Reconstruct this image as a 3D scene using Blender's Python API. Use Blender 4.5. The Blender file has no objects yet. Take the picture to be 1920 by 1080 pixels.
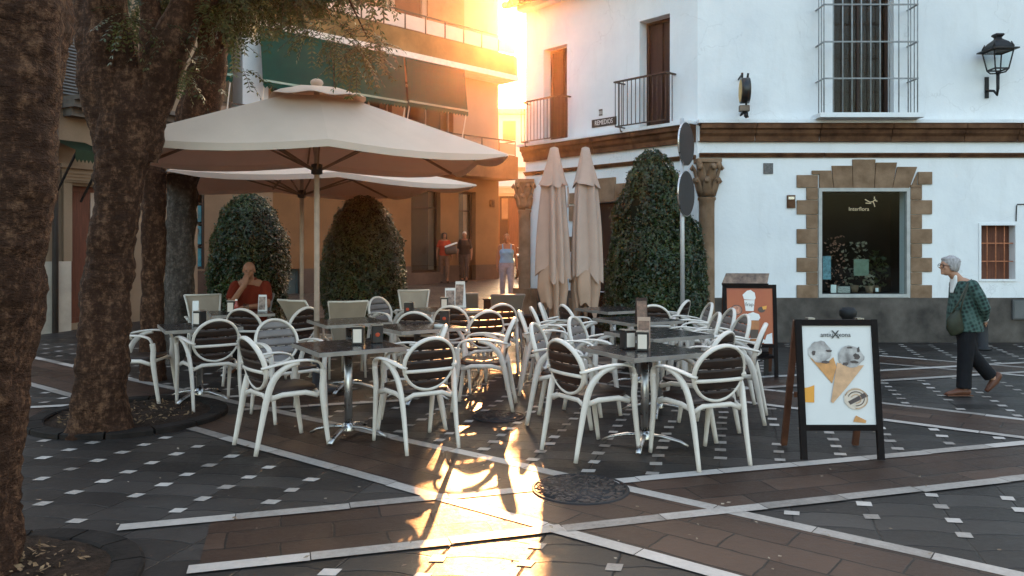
import bpy, bmesh, math, random
from math import sin, cos, pi, radians as R, sqrt, atan2
from mathutils import Vector, Matrix, noise
random.seed(7)
sc = bpy.context.scene
C = sc.collection
# ------------------------------------------------------------------ camera, sky, sun, exposure
CH, F, HY = 1.55, 1450.0, 462.0          # eye height, focal length in photo pixels, horizon row
cd = bpy.data.cameras.new('camera'); cam = bpy.data.objects.new('camera', cd); C.objects.link(cam)
cam.location = (0, 0, CH); cam.rotation_euler = (R(90), 0, 0)
cd.sensor_width = 36; cd.lens = 36 * F / 1920; cd.shift_y = -(540 - HY) / 1920
cd.clip_start = .1; cd.clip_end = 600
sc.camera = cam
SUN_EL, SUN_AZ = 16.3, 0.25
w = bpy.data.worlds.new('World'); sc.world = w; w.use_nodes = True
nt = w.node_tree; bg = nt.nodes['Background']; sky = nt.nodes.new('ShaderNodeTexSky')
sky.sky_type = 'NISHITA'; sky.sun_disc = False; sky.sun_elevation = R(SUN_EL); sky.sun_rotation = R(SUN_AZ)
sky.air_density = 1.3; sky.dust_density = 4.5; sky.ozone_density = .5
nt.links.new(sky.outputs[0], bg.inputs[0]); bg.inputs[1].default_value = .15
sl = bpy.data.lights.new('sun', 'SUN'); sun = bpy.data.objects.new('sun', sl); C.objects.link(sun)
sl.energy = 3.8; sl.angle = R(.6); sl.color = (1, .43, .15)
sd = Vector((sin(R(SUN_AZ)) * cos(R(SUN_EL)), cos(R(SUN_AZ)) * cos(R(SUN_EL)), sin(R(SUN_EL))))
sun.rotation_euler = sd.to_track_quat('Z', 'Y').to_euler(); sun.location = (0, 30, 20)
sc.view_settings.view_transform = 'Standard'; sc.view_settings.look = 'None'
sc.view_settings.exposure = 2.45; sc.view_settings.gamma = 1
sc.cycles.use_denoising = True; sc.cycles.max_bounces = 6; sc.cycles.transparent_max_bounces = 12
sc.cycles.sample_clamp_indirect = 6
# ------------------------------------------------------------------ helpers
def gz(y): return .036 * max(0, min(y, 45) - 13)
def gp(px, py):                               # ground point under a pixel of the photograph
    D = F * CH / (py - HY); return ((px - 960) / F * D, D)
def at(px, D): return (px - 960) / F * D
def zz(py, D): return CH + (HY - py) * D / F
class MB:
    def __init__(s): s.v = []; s.f = []; s.m = []; s.sm = []; s.mi = 0
    def add(s, vs, fs, smooth=False):
        o = len(s.v); s.v += [tuple(v) for v in vs]
        for f in fs: s.f.append([o + i for i in f]); s.m.append(s.mi); s.sm.append(smooth)
        return s
    def box(s, x0, y0, z0, x1, y1, z1):
        return s.add([(x0,y0,z0),(x1,y0,z0),(x1,y1,z0),(x0,y1,z0),(x0,y0,z1),(x1,y0,z1),(x1,y1,z1),(x0,y1,z1)],
                     [(0,3,2,1),(4,5,6,7),(0,1,5,4),(1,2,6,5),(2,3,7,6),(3,0,4,7)])
    def obox(s, c, ax, ay, az):                # centre and three half axes
        c, ax, ay, az = map(Vector, (c, ax, ay, az)); vs = []
        for k in (-1, 1):
            for i, j in ((-1,-1),(1,-1),(1,1),(-1,1)): vs.append(c + ax*i + ay*j + az*k)
        return s.add(vs, [(0,3,2,1),(4,5,6,7),(0,1,5,4),(1,2,6,5),(2,3,7,6),(3,0,4,7)])
    def bar(s, a, b, wd, th, up=(0,0,1)):      # rectangular bar from a to b
        a, b, up = Vector(a), Vector(b), Vector(up); d = (b - a)
        n = d.cross(up)
        if n.length < 1e-5: n = d.cross(Vector((1, 0, 0)))
        n.normalize(); u = n.cross(d).normalized()
        return s.obox((a + b) / 2, n * wd / 2, d / 2, u * th / 2)
    def prism(s, poly, z0, z1):                # polygon of (x, y) extruded in z
        n = len(poly)
        return s.add([(x, y, z0) for x, y in poly] + [(x, y, z1) for x, y in poly],
                     [tuple(range(n))[::-1], tuple(range(n, 2*n))] + [(i, (i+1) % n, n + (i+1) % n, n + i) for i in range(n)])
    def yprism(s, poly, y0, y1):               # polygon of (x, z) extruded in y
        n = len(poly)
        return s.add([(x, y0, z) for x, z in poly] + [(x, y1, z) for x, z in poly],
                     [tuple(range(n)), tuple(range(n, 2*n))[::-1]] + [(i, n + i, n + (i+1) % n, (i+1) % n) for i in range(n)])
    def tube(s, pts, rad, side=(1, 0, 0), n=10, cap=True, rnd=False):
        pts = [Vector(p) for p in pts]; m = len(pts)
        if not isinstance(rad, (list, tuple)): rad = [rad] * m
        rad = [r if isinstance(r, (list, tuple)) else (r, r) for r in rad]
        if rnd:                                 # rounded ends
            d0 = (pts[0] - pts[1]).normalized(); d1 = (pts[-1] - pts[-2]).normalized(); r0 = min(rad[0]); r1 = min(rad[-1])
            pre = [(pts[0] + d0*r0*k, (rad[0][0]*q, rad[0][1]*q)) for k, q in ((.97, .22), (.75, .66), (.4, .92))]
            post = [(pts[-1] + d1*r1*k, (rad[-1][0]*q, rad[-1][1]*q)) for k, q in ((.4, .92), (.75, .66), (.97, .22))]
            pts = [p for p, _ in pre] + pts + [p for p, _ in post]; rad = [r for _, r in pre] + rad + [r for _, r in post]; m = len(pts)
        vs = []; sv = Vector(side)
        for i in range(m):
            d = (pts[min(i+1, m-1)] - pts[max(i-1, 0)]).normalized()
            a = sv - d * sv.dot(d)
            if a.length < 1e-3: a = Vector((0, 1, 0)) - d * d.y
            if a.length < 1e-3: a = Vector((0, 0, 1)) - d * d.z
            a.normalize(); b = d.cross(a)
            if not rnd: sv = a
            for k in range(n):
                t = 2*pi*k/n; vs.append(pts[i] + a*cos(t)*rad[i][0] + b*sin(t)*rad[i][1])
        fs = [(i*n+k, i*n+(k+1) % n, (i+1)*n+(k+1) % n, (i+1)*n+k) for i in range(m-1) for k in range(n)]
        s.add(vs, fs, True)
        if cap:
            o = len(s.v) - len(vs)
            s.f += [[o+k for k in range(n)][::-1], [o+(m-1)*n+k for k in range(n)]]; s.m += [s.mi]*2; s.sm += [False]*2
        return s
    def ell(s, c, r, n=12, m=8, rot=None):
        vs = []; c = Vector(c)
        for i in range(1, m):
            ph = pi*i/m
            for k in range(n):
                t = 2*pi*k/n; p = Vector((r[0]*sin(ph)*cos(t), r[1]*sin(ph)*sin(t), r[2]*cos(ph)))
                if rot: p = rot @ p
                vs.append(c + p)
        tp = Vector((0, 0, r[2])); bt = -tp
        if rot: tp = rot @ tp; bt = rot @ bt
        vs += [c + tp, c + bt]; T = len(vs) - 2
        fs = [(i*n+k, (i+1)*n+k, (i+1)*n+(k+1) % n, i*n+(k+1) % n) for i in range(m-2) for k in range(n)]
        fs += [(T, k, (k+1) % n) for k in range(n)] + [(T+1, (m-2)*n+(k+1) % n, (m-2)*n+k) for k in range(n)]
        return s.add(vs, fs, True)
    def lathe(s, prof, c=(0, 0, 0), n=24, mod=None):
        vs = []; m = len(prof)
        for i, (r, z) in enumerate(prof):
            for k in range(n):
                t = 2*pi*k/n; q = r * (mod(t, z) if mod else 1); vs.append((c[0]+q*cos(t), c[1]+q*sin(t), c[2]+z))
        fs = [(i*n+k, i*n+(k+1) % n, (i+1)*n+(k+1) % n, (i+1)*n+k) for i in range(m-1) for k in range(n)]
        return s.add(vs, fs, True)
    def mesh(s, name):
        me = bpy.data.meshes.new(name); me.from_pydata(s.v, [], s.f); me.update()
        me.polygons.foreach_set('use_smooth', s.sm)
        return me
    def build(s, name, mats, parent=None, bevel=0, **kw):
        me = s.mesh(name)
        mats = mats if isinstance(mats, (list, tuple)) else [mats]
        for m_ in mats: me.materials.append(m_)
        me.polygons.foreach_set('material_index', s.m)
        if s.f and len(s.f) < 60000:
            bm = bmesh.new(); bm.from_mesh(me); bmesh.ops.recalc_face_normals(bm, faces=bm.faces)
            if bevel: bmesh.ops.bevel(bm, geom=[e for e in bm.edges if e.is_manifold and e.calc_face_angle(0) > .6], offset=bevel, segments=1, affect='EDGES')
            bm.to_mesh(me); bm.free()
        o = bpy.data.objects.new(name, me); C.objects.link(o)
        if parent: o.parent = parent
        for k, v in kw.items(): o[k] = v
        return o
def thing(name, label, cat, loc=(0, 0, 0), rz=0, group=None):
    o = bpy.data.objects.new(name, None); C.objects.link(o); o.empty_display_size = .2
    o.location = loc; o.rotation_euler = (0, 0, rz); o['label'] = label; o['category'] = cat
    if group: o['group'] = group
    return o
def tag(o, label, cat, group=None):
    o['label'] = label; o['category'] = cat
    if group: o['group'] = group
    return o
def place(o, loc, rz=0): o.location = loc; o.rotation_euler = (0, 0, rz); return o
def dup(o, parent=None):
    c = o.copy(); C.objects.link(c); c.parent = parent
    for k in [x for x in bpy.data.objects if x.parent == o]: dup(k, c)
    return c
def copy_tree(o, loc, rz, label, group=None):
    c = dup(o); c.location = loc; c.rotation_euler = (0, 0, rz); c['label'] = label
    if group: c['group'] = group
    return c
def text_mb(txt, size, name, mat, parent, loc, rot, ext=.002, align='CENTER', sx=1):
    cu = bpy.data.curves.new('t', 'FONT'); cu.body = txt; cu.size = size; cu.extrude = ext; cu.align_x = align; cu.align_y = 'CENTER'; cu.resolution_u = 3
    t = bpy.data.objects.new('t', cu); C.objects.link(t)
    me = bpy.data.meshes.new_from_object(t.evaluated_get(bpy.context.evaluated_depsgraph_get()))
    bpy.data.objects.remove(t); me.materials.clear(); me.materials.append(mat)
    o = bpy.data.objects.new(name, me); C.objects.link(o); o.parent = parent; o.location = loc; o.rotation_euler = rot; o.scale = (sx, 1, 1)
    return o
def remesh(mb, vox, smooth=2):
    me = mb.mesh('tmp'); o = bpy.data.objects.new('tmp', me); C.objects.link(o)
    m = o.modifiers.new('r', 'REMESH'); m.mode = 'VOXEL'; m.voxel_size = vox; m.use_smooth_shade = True
    if smooth: q = o.modifiers.new('s', 'SMOOTH'); q.iterations = smooth; q.factor = .5
    dg = bpy.context.evaluated_depsgraph_get(); out = bpy.data.meshes.new_from_object(o.evaluated_get(dg))
    bpy.data.objects.remove(o); out.polygons.foreach_set('use_smooth', [True]*len(out.polygons))
    return out
def rob(mb, name, mat, parent, vox=.01, smooth=2):
    me = remesh(mb, vox, smooth); me.materials.clear(); me.materials.append(mat)
    o = bpy.data.objects.new(name, me); C.objects.link(o); o.parent = parent; return o
# ------------------------------------------------------------------ materials
class NG:
    def __init__(s, name):
        s.m = bpy.data.materials.new(name); s.m.use_nodes = True; s.t = s.m.node_tree
        s.b = s.t.nodes['Principled BSDF']; s.tc = s.t.nodes.new('ShaderNodeTexCoord')
    def n(s, ty, **kw):
        x = s.t.nodes.new('ShaderNode' + ty)
        for k, v in kw.items(): setattr(x, k, v)
        return x
    def l(s, a, b): s.t.links.new(a, b)
    def math(s, op, a, b=None, c=None):
        x = s.n('Math', operation=op)
        for i, v in enumerate((a, b, c)):
            if v is None: continue
            if isinstance(v, (int, float)): x.inputs[i].default_value = v
            else: s.l(v, x.inputs[i])
        return x.outputs[0]
    def noise(s, scale, detail=4, rough=.55, vec=None, stretch=None):
        x = s.n('TexNoise'); x.inputs['Scale'].default_value = scale; x.inputs['Detail'].default_value = detail; x.inputs['Roughness'].default_value = rough
        v = vec or s.tc.outputs['Object']
        if stretch:
            mp = s.n('Mapping'); mp.inputs['Scale'].default_value = stretch; s.l(v, mp.inputs[0]); v = mp.outputs[0]
        s.l(v, x.inputs['Vector']); return x.outputs['Fac']
    def ramp(s, fac, stops):
        x = s.n('ValToRGB'); e = x.color_ramp.elements
        while len(e) < len(stops): e.new(.5)
        for i, (p, c) in enumerate(stops): e[i].position = p; e[i].color = tuple(c) + (1,) if len(c) == 3 else c
        s.l(fac, x.inputs[0]); return x.outputs[0]
    def mix(s, fac, a, b):
        x = s.n('Mix', data_type='RGBA')
        for sock, v in ((x.inputs[0], fac), (x.inputs[6], a), (x.inputs[7], b)):
            if isinstance(v, (int, float)): sock.default_value = v
            elif isinstance(v, tuple): sock.default_value = v + (1,)
            else: s.l(v, sock)
        return x.outputs[2]
    def bump(s, h, strength=.3, dist=.01):
        x = s.n('Bump'); x.inputs['Strength'].default_value = strength; x.inputs['Distance'].default_value = dist
        s.l(h, x.inputs['Height']); s.l(x.outputs[0], s.b.inputs['Normal']); return x
def mat(name, col, rough=.6, var=.18, scale=3, bump=0, bscale=40, metal=0, spec=None, rvar=0, dist=.01, stretch=None, col2=None, detail=5):
    spec = spec if spec is not None else (.5 if rough < .45 or metal else (.3 if rough < .65 else .12))
    g = NG(name); f = g.noise(scale, detail, .6, stretch=stretch)
    c2 = col2 or tuple(min(1, c*(1+var)) for c in col); c1 = tuple(c*(1-var) for c in col) if not col2 else col
    g.l(g.ramp(f, [(.3, c1), (.7, c2)]), g.b.inputs['Base Color'])
    g.b.inputs['Roughness'].default_value = rough; g.b.inputs['Metallic'].default_value = metal; g.b.inputs['Specular IOR Level'].default_value = spec
    if rvar:
        rr = g.noise(scale*2.3, 4); g.l(g.ramp(rr, [(.3, (rough-rvar,)*3), (.7, (rough+rvar,)*3)]), g.b.inputs['Roughness'])
    if bump: g.bump(g.noise(bscale, 5, .6, stretch=stretch), bump, dist)
    return g.m
M = {}
M['white_frame'] = mat('white_frame', (.68, .60, .52), .35, .06, 6, .05, 60)
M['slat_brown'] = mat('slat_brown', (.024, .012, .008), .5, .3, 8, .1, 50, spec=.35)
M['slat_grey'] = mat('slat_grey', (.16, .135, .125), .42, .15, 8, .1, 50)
M['metal'] = mat('brushed_metal', (.52, .5, .48), .3, .1, 5, metal=1, rvar=.08)
M['dark_metal'] = mat('dark_metal', (.03, .03, .032), .45, .2, 8)
M['table_top'] = mat('table_top', (.022, .021, .022), .22, .25, 7, rvar=.08)
M['table_edge'] = mat('table_edge', (.30, .27, .24), .4, .15, 9, metal=.4)
def cloth_mat(name, col, tr, tc):
    m_ = mat(name, col, .85, .06, 2.2, .15, 300, dist=.002); t = m_.node_tree; t2 = t.nodes.new('ShaderNodeBsdfTranslucent'); t2.inputs[0].default_value = tc + (1,)
    mx = t.nodes.new('ShaderNodeMixShader'); mx.inputs[0].default_value = tr; b = t.nodes['Principled BSDF']; t.links.new(b.outputs[0], mx.inputs[1]); t.links.new(t2.outputs[0], mx.inputs[2]); t.links.new(mx.outputs[0], t.nodes['Material Output'].inputs[0]); return m_
M['canvas'] = cloth_mat('canvas', (.72, .585, .475), .2, (.66, .38, .24))
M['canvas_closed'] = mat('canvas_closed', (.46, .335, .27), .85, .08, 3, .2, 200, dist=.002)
M['black'] = mat('black_plastic', (.012, .012, .013), .35, .2, 9)
M['black_wood'] = mat('black_wood', (.009, .006, .0055), .7, .3, 14, .1, 60, spec=.15)
M['paper'] = mat('paper', (.78, .76, .72), .7, .04, 20)
M['paper_dark'] = mat('menu_print', (.16, .08, .05), .4, .6, 30)
M['stone'] = mat('stone', (.15, .09, .052), .85, .3, 4, .6, 25, col2=(.30, .195, .125), detail=8)
M['stone_dark'] = mat('cornice_stone', (.05, .022, .012), .85, .3, 5, .6, 22, col2=(.17, .085, .045))
M['iron'] = mat('iron', (.012, .012, .013), .55, .3, 20, .1, 80)
M['bars_pale'] = mat('bars_pale', (.34, .30, .27), .6, .25, 12)
M['wood_dark'] = mat('dark_wood', (.032, .014, .009), .55, .35, 5, .3, 18, stretch=(8, 8, .6))
M['wood_red'] = mat('red_wood', (.13, .045, .025), .6, .3, 5, .3, 18, stretch=(8, 8, .6))
M['green_canvas'] = mat('green_canvas', (.002, .045, .033), .85, .12, 2, .2, 200, dist=.003)
M['beige_wall'] = mat('beige_wall', (.25, .175, .115), .9, .12, 1.3, .25, 30)
M['ochre_wall'] = mat('ochre_wall', (.20, .105, .05), .9, .18, 1.1, .25, 30)
M['peach_wall'] = mat('peach_wall', (.42, .275, .195), .9, .08, 1.1, .2, 30)
M['skin'] = mat('skin', (.42, .22, .14), .55, .08, 14, .08, 200, dist=.002)
M['skin_tan'] = mat('skin_tan', (.27, .115, .06), .55, .08, 14, .08, 200, dist=.002)
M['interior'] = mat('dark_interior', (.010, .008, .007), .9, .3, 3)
def glass_mat(name, tint=(.9, .95, .95), refl=.12):
    g = NG(name); t = g.t; out = t.nodes['Material Output']
    tr = g.n('BsdfTransparent'); tr.inputs[0].default_value = tint + (1,); gl = g.n('BsdfGlossy'); gl.inputs['Roughness'].default_value = .03
    mx = g.n('MixShader'); fr = g.n('Fresnel'); fr.inputs[0].default_value = 1.5
    g.l(g.math('MULTIPLY', fr.outputs[0], .18), mx.inputs[0]); g.l(tr.outputs[0], mx.inputs[1]); g.l(gl.outputs[0], mx.inputs[2]); g.l(mx.outputs[0], out.inputs[0])
    return g.m
M['glass'] = glass_mat('glass')
def white_wall():
    g = NG('white_limewash'); n1 = g.noise(.9, 5, .6); n2 = g.noise(7, 6, .65)
    c = g.ramp(n1, [(.3, (.70, .71, .72)), (.7, (.82, .82, .81))])
    st = g.noise(2.2, 6, .7, stretch=(1.5, 1.5, .35))
    sp = g.n('SeparateXYZ'); g.l(g.tc.outputs['Object'], sp.inputs[0]); zz_ = sp.outputs[2]
    dirt = g.math('MULTIPLY', g.math('SUBTRACT', 1.25, g.math('MULTIPLY', zz_, .55)), .7)          # splash stains low on the wall, drips under the ledge
    dirt = g.math('MAXIMUM', dirt, .32)
    c2 = g.mix(g.math('MULTIPLY', g.math('MULTIPLY', g.ramp(st, [(.50, (0, 0, 0)), (.74, (1, 1, 1))]), dirt), .55), c, (.46, .42, .37))
    ck = g.n('TexVoronoi'); ck.feature = 'DISTANCE_TO_EDGE'; ck.inputs['Scale'].default_value = .8; nv = g.n('TexNoise'); nv.inputs['Scale'].default_value = 2.5; nv.inputs['Detail'].default_value = 6; g.l(g.tc.outputs['Object'], nv.inputs['Vector'])
    av = g.n('VectorMath', operation='MULTIPLY_ADD'); g.l(nv.outputs['Color'], av.inputs[0]); av.inputs[1].default_value = (.5, .5, .5); g.l(g.tc.outputs['Object'], av.inputs[2]); g.l(av.outputs[0], ck.inputs['Vector'])
    crk = g.math('MULTIPLY', g.math('LESS_THAN', ck.outputs['Distance'], .0035), g.math('GREATER_THAN', g.noise(.7, 2), .53))
    c2 = g.mix(g.math('MULTIPLY', crk, .18), c2, (.35, .32, .30))
    g.l(c2, g.b.inputs['Base Color']); g.b.inputs['Roughness'].default_value = .9; g.b.inputs['Specular IOR Level'].default_value = .15
    g.bump(g.math('ADD', n2, g.math('MULTIPLY', g.noise(1.5, 3), 2)), .35, .02); return g.m
M['white_wall'] = white_wall()
M['dado'] = mat('dado_render', (.040, .035, .031), .85, .3, 2.6, .4, 20, col2=(.135, .115, .098), detail=9)
def bark(name, c1, c2, c3, s=1):
    g = NG(name)
    a = g.noise(9*s, 8, .8, stretch=(1, 1, .3)); b = g.noise(22*s, 8, .75, stretch=(1, 1, .9)); v = g.n('TexVoronoi'); v.feature = 'DISTANCE_TO_EDGE'; v.inputs['Scale'].default_value = 16*s
    mp = g.n('Mapping'); mp.inputs['Scale'].default_value = (1, 1, 1.5)
    nz = g.n('TexNoise'); nz.inputs['Scale'].default_value = 5; g.l(g.tc.outputs['Object'], nz.inputs['Vector'])
    ad = g.n('VectorMath', operation='MULTIPLY_ADD'); g.l(nz.outputs['Color'], ad.inputs[0]); ad.inputs[1].default_value = (.35, .35, .35); g.l(g.tc.outputs['Object'], ad.inputs[2])
    g.l(ad.outputs[0], mp.inputs[0]); g.l(mp.outputs[0], v.inputs['Vector'])
    col = g.ramp(g.math('ADD', g.math('MULTIPLY', a, .42), g.math('MULTIPLY', b, .58)), [(.32, c1), (.5, c2), (.68, c3)])
    g.l(col, g.b.inputs['Base Color']); g.b.inputs['Roughness'].default_value = .8; g.b.inputs['Specular IOR Level'].default_value = .12
    fl = g.noise(5.5*s, 5, .7, stretch=(1, 1, 2.6)); rid = g.math('ABSOLUTE', g.math('SUBTRACT', fl, .5)); flk = g.math('MINIMUM', g.math('MULTIPLY', rid, 9), .9)
    h = g.math('ADD', g.math('MULTIPLY', b, .9), g.math('ADD', flk, g.math('MULTIPLY', g.math('MINIMUM', g.math('MULTIPLY', v.outputs['Distance'], 3), .5), .35)))
    g.bump(h, .6, .02); return g.m
M['bark'] = bark('bark', (.008, .004, .0027), (.045, .021, .012), (.24, .125, .07))  # mottled brown; the lightest tone also paints highlights into the colour
M['bark_grey'] = bark('bark_grey', (.022, .017, .014), (.06, .05, .042), (.20, .165, .14))
def leafmat(name, c1, c2, c3, rough=.35, tr=.25):
    g = NG(name); f = g.noise(2.2, 3); f2 = g.noise(40, 2)
    col = g.ramp(g.math('ADD', g.math('MULTIPLY', f, .55), g.math('MULTIPLY', f2, .45)), [(.36, c1), (.5, c2), (.64, c3)])
    g.l(col, g.b.inputs['Base Color']); g.b.inputs['Roughness'].default_value = rough; g.b.inputs['Specular IOR Level'].default_value = .6
    t = g.n('BsdfTranslucent'); g.l(col, t.inputs[0]); mx = g.n('MixShader'); mx.inputs[0].default_value = tr
    g.l(g.b.outputs[0], mx.inputs[1]); g.l(t.outputs[0], mx.inputs[2]); g.l(mx.outputs[0], g.t.nodes['Material Output'].inputs[0]); return g.m
M['leaf'] = leafmat('leaf', (.022, .032, .008), (.055, .066, .014), (.13, .115, .028), .45, .35)
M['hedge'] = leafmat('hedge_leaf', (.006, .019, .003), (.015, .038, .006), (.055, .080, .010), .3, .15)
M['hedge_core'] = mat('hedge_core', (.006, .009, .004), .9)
# ------------------------------------------------------------------ ground
UV_U, UV_V = Vector((.432, -.06)), Vector((-.065, -.222))
O0 = Vector(gp(192, 903.5))
det = UV_U.x*UV_V.y - UV_U.y*UV_V.x
def slab_mat():
    g = NG('grey_slab_paving'); sp = g.n('SeparateXYZ'); g.l(g.tc.outputs['Object'], sp.inputs[0])
    x = g.math('SUBTRACT', sp.outputs[0], O0.x); y = g.math('SUBTRACT', sp.outputs[1], O0.y)
    p = g.math('ADD', g.math('MULTIPLY', x, UV_V.y/det), g.math('MULTIPLY', y, -UV_V.x/det))
    q = g.math('ADD', g.math('MULTIPLY', x, -UV_U.y/det), g.math('MULTIPLY', y, UV_U.x/det))
    wob = g.math('MULTIPLY', g.math('SUBTRACT', g.noise(9, 3), .5), .05)
    tri = g.math('ABSOLUTE', g.math('SUBTRACT', g.math('FRACT', p), .5))          # hexagonal zigzag between the inserts
    q2 = g.math('ADD', q, g.math('ADD', g.math('MULTIPLY', g.math('MINIMUM', g.math('SUBTRACT', .5, tri), .3), .55), wob))
    p2 = g.math('ADD', p, wob)
    def edge(v): return g.math('ABSOLUTE', g.math('SUBTRACT', g.math('FRACT', g.math('ADD', v, .5)), .5))
    jn = g.math('MINIMUM', g.math('MULTIPLY', edge(p2), .44), g.math('MULTIPLY', edge(q2), .23))
    msk = g.math('SMOOTH_MIN', g.math('DIVIDE', jn, .0085), 1, .2)
    cell = g.n('TexWhiteNoise', noise_dimensions='2D'); cb = g.n('CombineXYZ')
    g.l(g.math('FLOOR', p2), cb.inputs[0]); g.l(g.math('FLOOR', q2), cb.inputs[1]); g.l(cb.outputs[0], cell.inputs['Vector'])
    big = g.noise(.8, 5, .6); fine = g.noise(30, 6, .7)
    f = g.math('ADD', g.math('ADD', g.math('MULTIPLY', cell.outputs['Value'], .22), g.math('MULTIPLY', big, .5)), g.math('MULTIPLY', fine, .28))
    col = g.ramp(f, [(.30, (.012, .010, .009)), (.5, (.027, .023, .0205)), (.72, (.062, .053, .047))])
    g.l(g.mix(msk, (.010, .009, .009), col), g.b.inputs['Base Color'])
    g.l(g.ramp(g.math('ADD', g.math('MULTIPLY', big, .6), g.math('MULTIPLY', fine, .4)), [(.35, (.36,)*3), (.65, (.62,)*3)]), g.b.inputs['Roughness'])
    g.b.inputs['Specular IOR Level'].default_value = .17
    g.bump(g.math('ADD', g.math('MULTIPLY', msk, 1.0), g.math('ADD', g.math('MULTIPLY', fine, .25), g.math('MULTIPLY', g.noise(4, 3), .9))), .5, .010)
    return g.m
M['slab'] = slab_mat()
def band_mat(name, ang, c1, c2, c3, w_=.55, h_=.235, rough=(.38, .64)):
    g = NG(name); mp = g.n('Mapping'); mp.inputs['Rotation'].default_value = (0, 0, -ang); g.l(g.tc.outputs['Object'], mp.inputs[0])
    nz = g.n('TexNoise'); nz.inputs['Scale'].default_value = 6; g.l(g.tc.outputs['Object'], nz.inputs['Vector'])
    ad = g.n('VectorMath', operation='MULTIPLY_ADD'); g.l(nz.outputs['Color'], ad.inputs[0]); ad.inputs[1].default_value = (.03, .03, 0); g.l(mp.outputs[0], ad.inputs[2])
    br = g.n('TexBrick'); br.inputs['Scale'].default_value = 1; br.inputs['Brick Width'].default_value = w_; br.inputs['Row Height'].default_value = h_
    br.inputs['Mortar Size'].default_value = .0065; br.inputs['Mortar Smooth'].default_value = .3; br.inputs['Color1'].default_value = (0, 0, 0, 1); br.inputs['Color2'].default_value = (1, 1, 1, 1); br.inputs['Mortar'].default_value = (.5, .5, .5, 1)
    g.l(ad.outputs[0], br.inputs['Vector']); big = g.noise(1.1, 5); fine = g.noise(35, 6, .7)
    f = g.math('ADD', g.math('ADD', g.math('MULTIPLY', br.outputs['Color'], .2), g.math('MULTIPLY', big, .45)), g.math('MULTIPLY', fine, .35))
    col = g.ramp(f, [(.28, c1), (.5, c2), (.72, c3)])
    g.l(g.mix(br.outputs['Fac'], col, (.012, .009, .008)), g.b.inputs['Base Color'])
    g.l(g.ramp(g.math('ADD', g.math('MULTIPLY', big, .6), g.math('MULTIPLY', fine, .4)), [(.35, (rough[0],)*3), (.65, (rough[1],)*3)]), g.b.inputs['Roughness'])
    g.b.inputs['Specular IOR Level'].default_value = .2
    g.bump(g.math('ADD', g.math('MULTIPLY', br.outputs['Fac'], -1.0), g.math('ADD', g.math('MULTIPLY', fine, .3), g.math('MULTIPLY', g.noise(4, 3), .9))), .55, .010)
    return g.m
DA = Vector((.959, .283)).normalized(); DB = Vector((-.785, .619)).normalized()
brc = ((.018, .009, .006), (.044, .023, .015), (.095, .054, .036))
M['bandA'] = band_mat('brown_pavers', atan2(DA.y, DA.x), *brc); M['bandB'] = band_mat('brown_pavers_cross', atan2(DB.y, DB.x), *brc)
M['setts'] = band_mat('street_setts', .2, (.05, .035, .026), (.10, .07, .05), (.17, .12, .085), .32, .16, (.35, .6))
def strip_mat():
    g = NG('white_strip'); ge = g.n('NewGeometry'); f = g.math('ADD', g.math('MULTIPLY', ge.outputs['Random Per Island'], .35), g.math('ADD', g.math('MULTIPLY', g.noise(3, 6, .7), .35), g.math('MULTIPLY', g.noise(38, 5, .7), .3)))
    g.l(g.ramp(f, [(.25, (.15, .125, .105)), (.5, (.36, .315, .275)), (.75, (.52, .46, .41))]), g.b.inputs['Base Color']); g.b.inputs['Roughness'].default_value = .5; g.b.inputs['Specular IOR Level'].default_value = .25
    g.bump(g.noise(40, 5), .3, .005); return g.m
M['strip'] = strip_mat()
def sheet(name, poly_rows, m, off=0, kind='structure'):
    mb = MB()
    for (xa, xb, ya, yb) in poly_rows:
        ys = [ya] + [y for y in (13, 45) if ya < y < yb] + [yb]
        for a, b in zip(ys, ys[1:]): mb.add([(xa, a, gz(a)+off), (xb, a, gz(a)+off), (xb, b, gz(b)+off), (xa, b, gz(b)+off)], [(0, 1, 2, 3)])
    o = mb.build(name, m); o['kind'] = kind; return o
sheet('ground', [(-70, 70, -30, 260)], M['slab'])
st = MB()                                        # street between the two facades
for a, b in ((15.6, 26), (26, 45)):
    xs = {15.6: (-10.6, .2), 26: (-.4, 6), 45: (-.4, 9)}
    st.add([(xs[a][0], a, gz(a)+.004), (xs[a][1], a, gz(a)+.004), (xs[b][1] if b != 26 else 1.6, b, gz(b)+.004), (xs[b][0], b, gz(b)+.004)], [(0, 1, 2, 3)])
o = st.build('street', M['setts']); o['kind'] = 'structure'
def pt_line(px, py, d): p = Vector(gp(px, py)); return p, d
def cross(p, d, q, e):                            # intersection parameter on p + t d with q + s e
    den = d.x*e.y - d.y*e.x; w_ = q - p; return (w_.x*e.y - w_.y*e.x)/den
A1 = Vector(gp(1100, 988)); A2 = Vector(gp(1100, 909)); A3 = Vector(gp(1790, 688)); A4 = Vector(gp(1790, 706.5)); A5 = Vector(gp(370, 774)); A6 = Vector(gp(110, 762))
B1 = Vector(gp(700, 899)); B2 = Vector(gp(1000, 879)); B3 = Vector(gp(1485, 737)); B4 = Vector(gp(1485, 766)); B5 = Vector(gp(1720, 673.5)); B6 = Vector(gp(1700, 686))
PIT1 = (-2.42, 3.5, .64); PIT2 = (-3.45, 7.0, .78)
def clip_ok(p):
    for cx, cy, r in (PIT1, PIT2):
        if (p.x-cx)**2 + (p.y-cy)**2 < (r+.06)**2: return False
    return True
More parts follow.
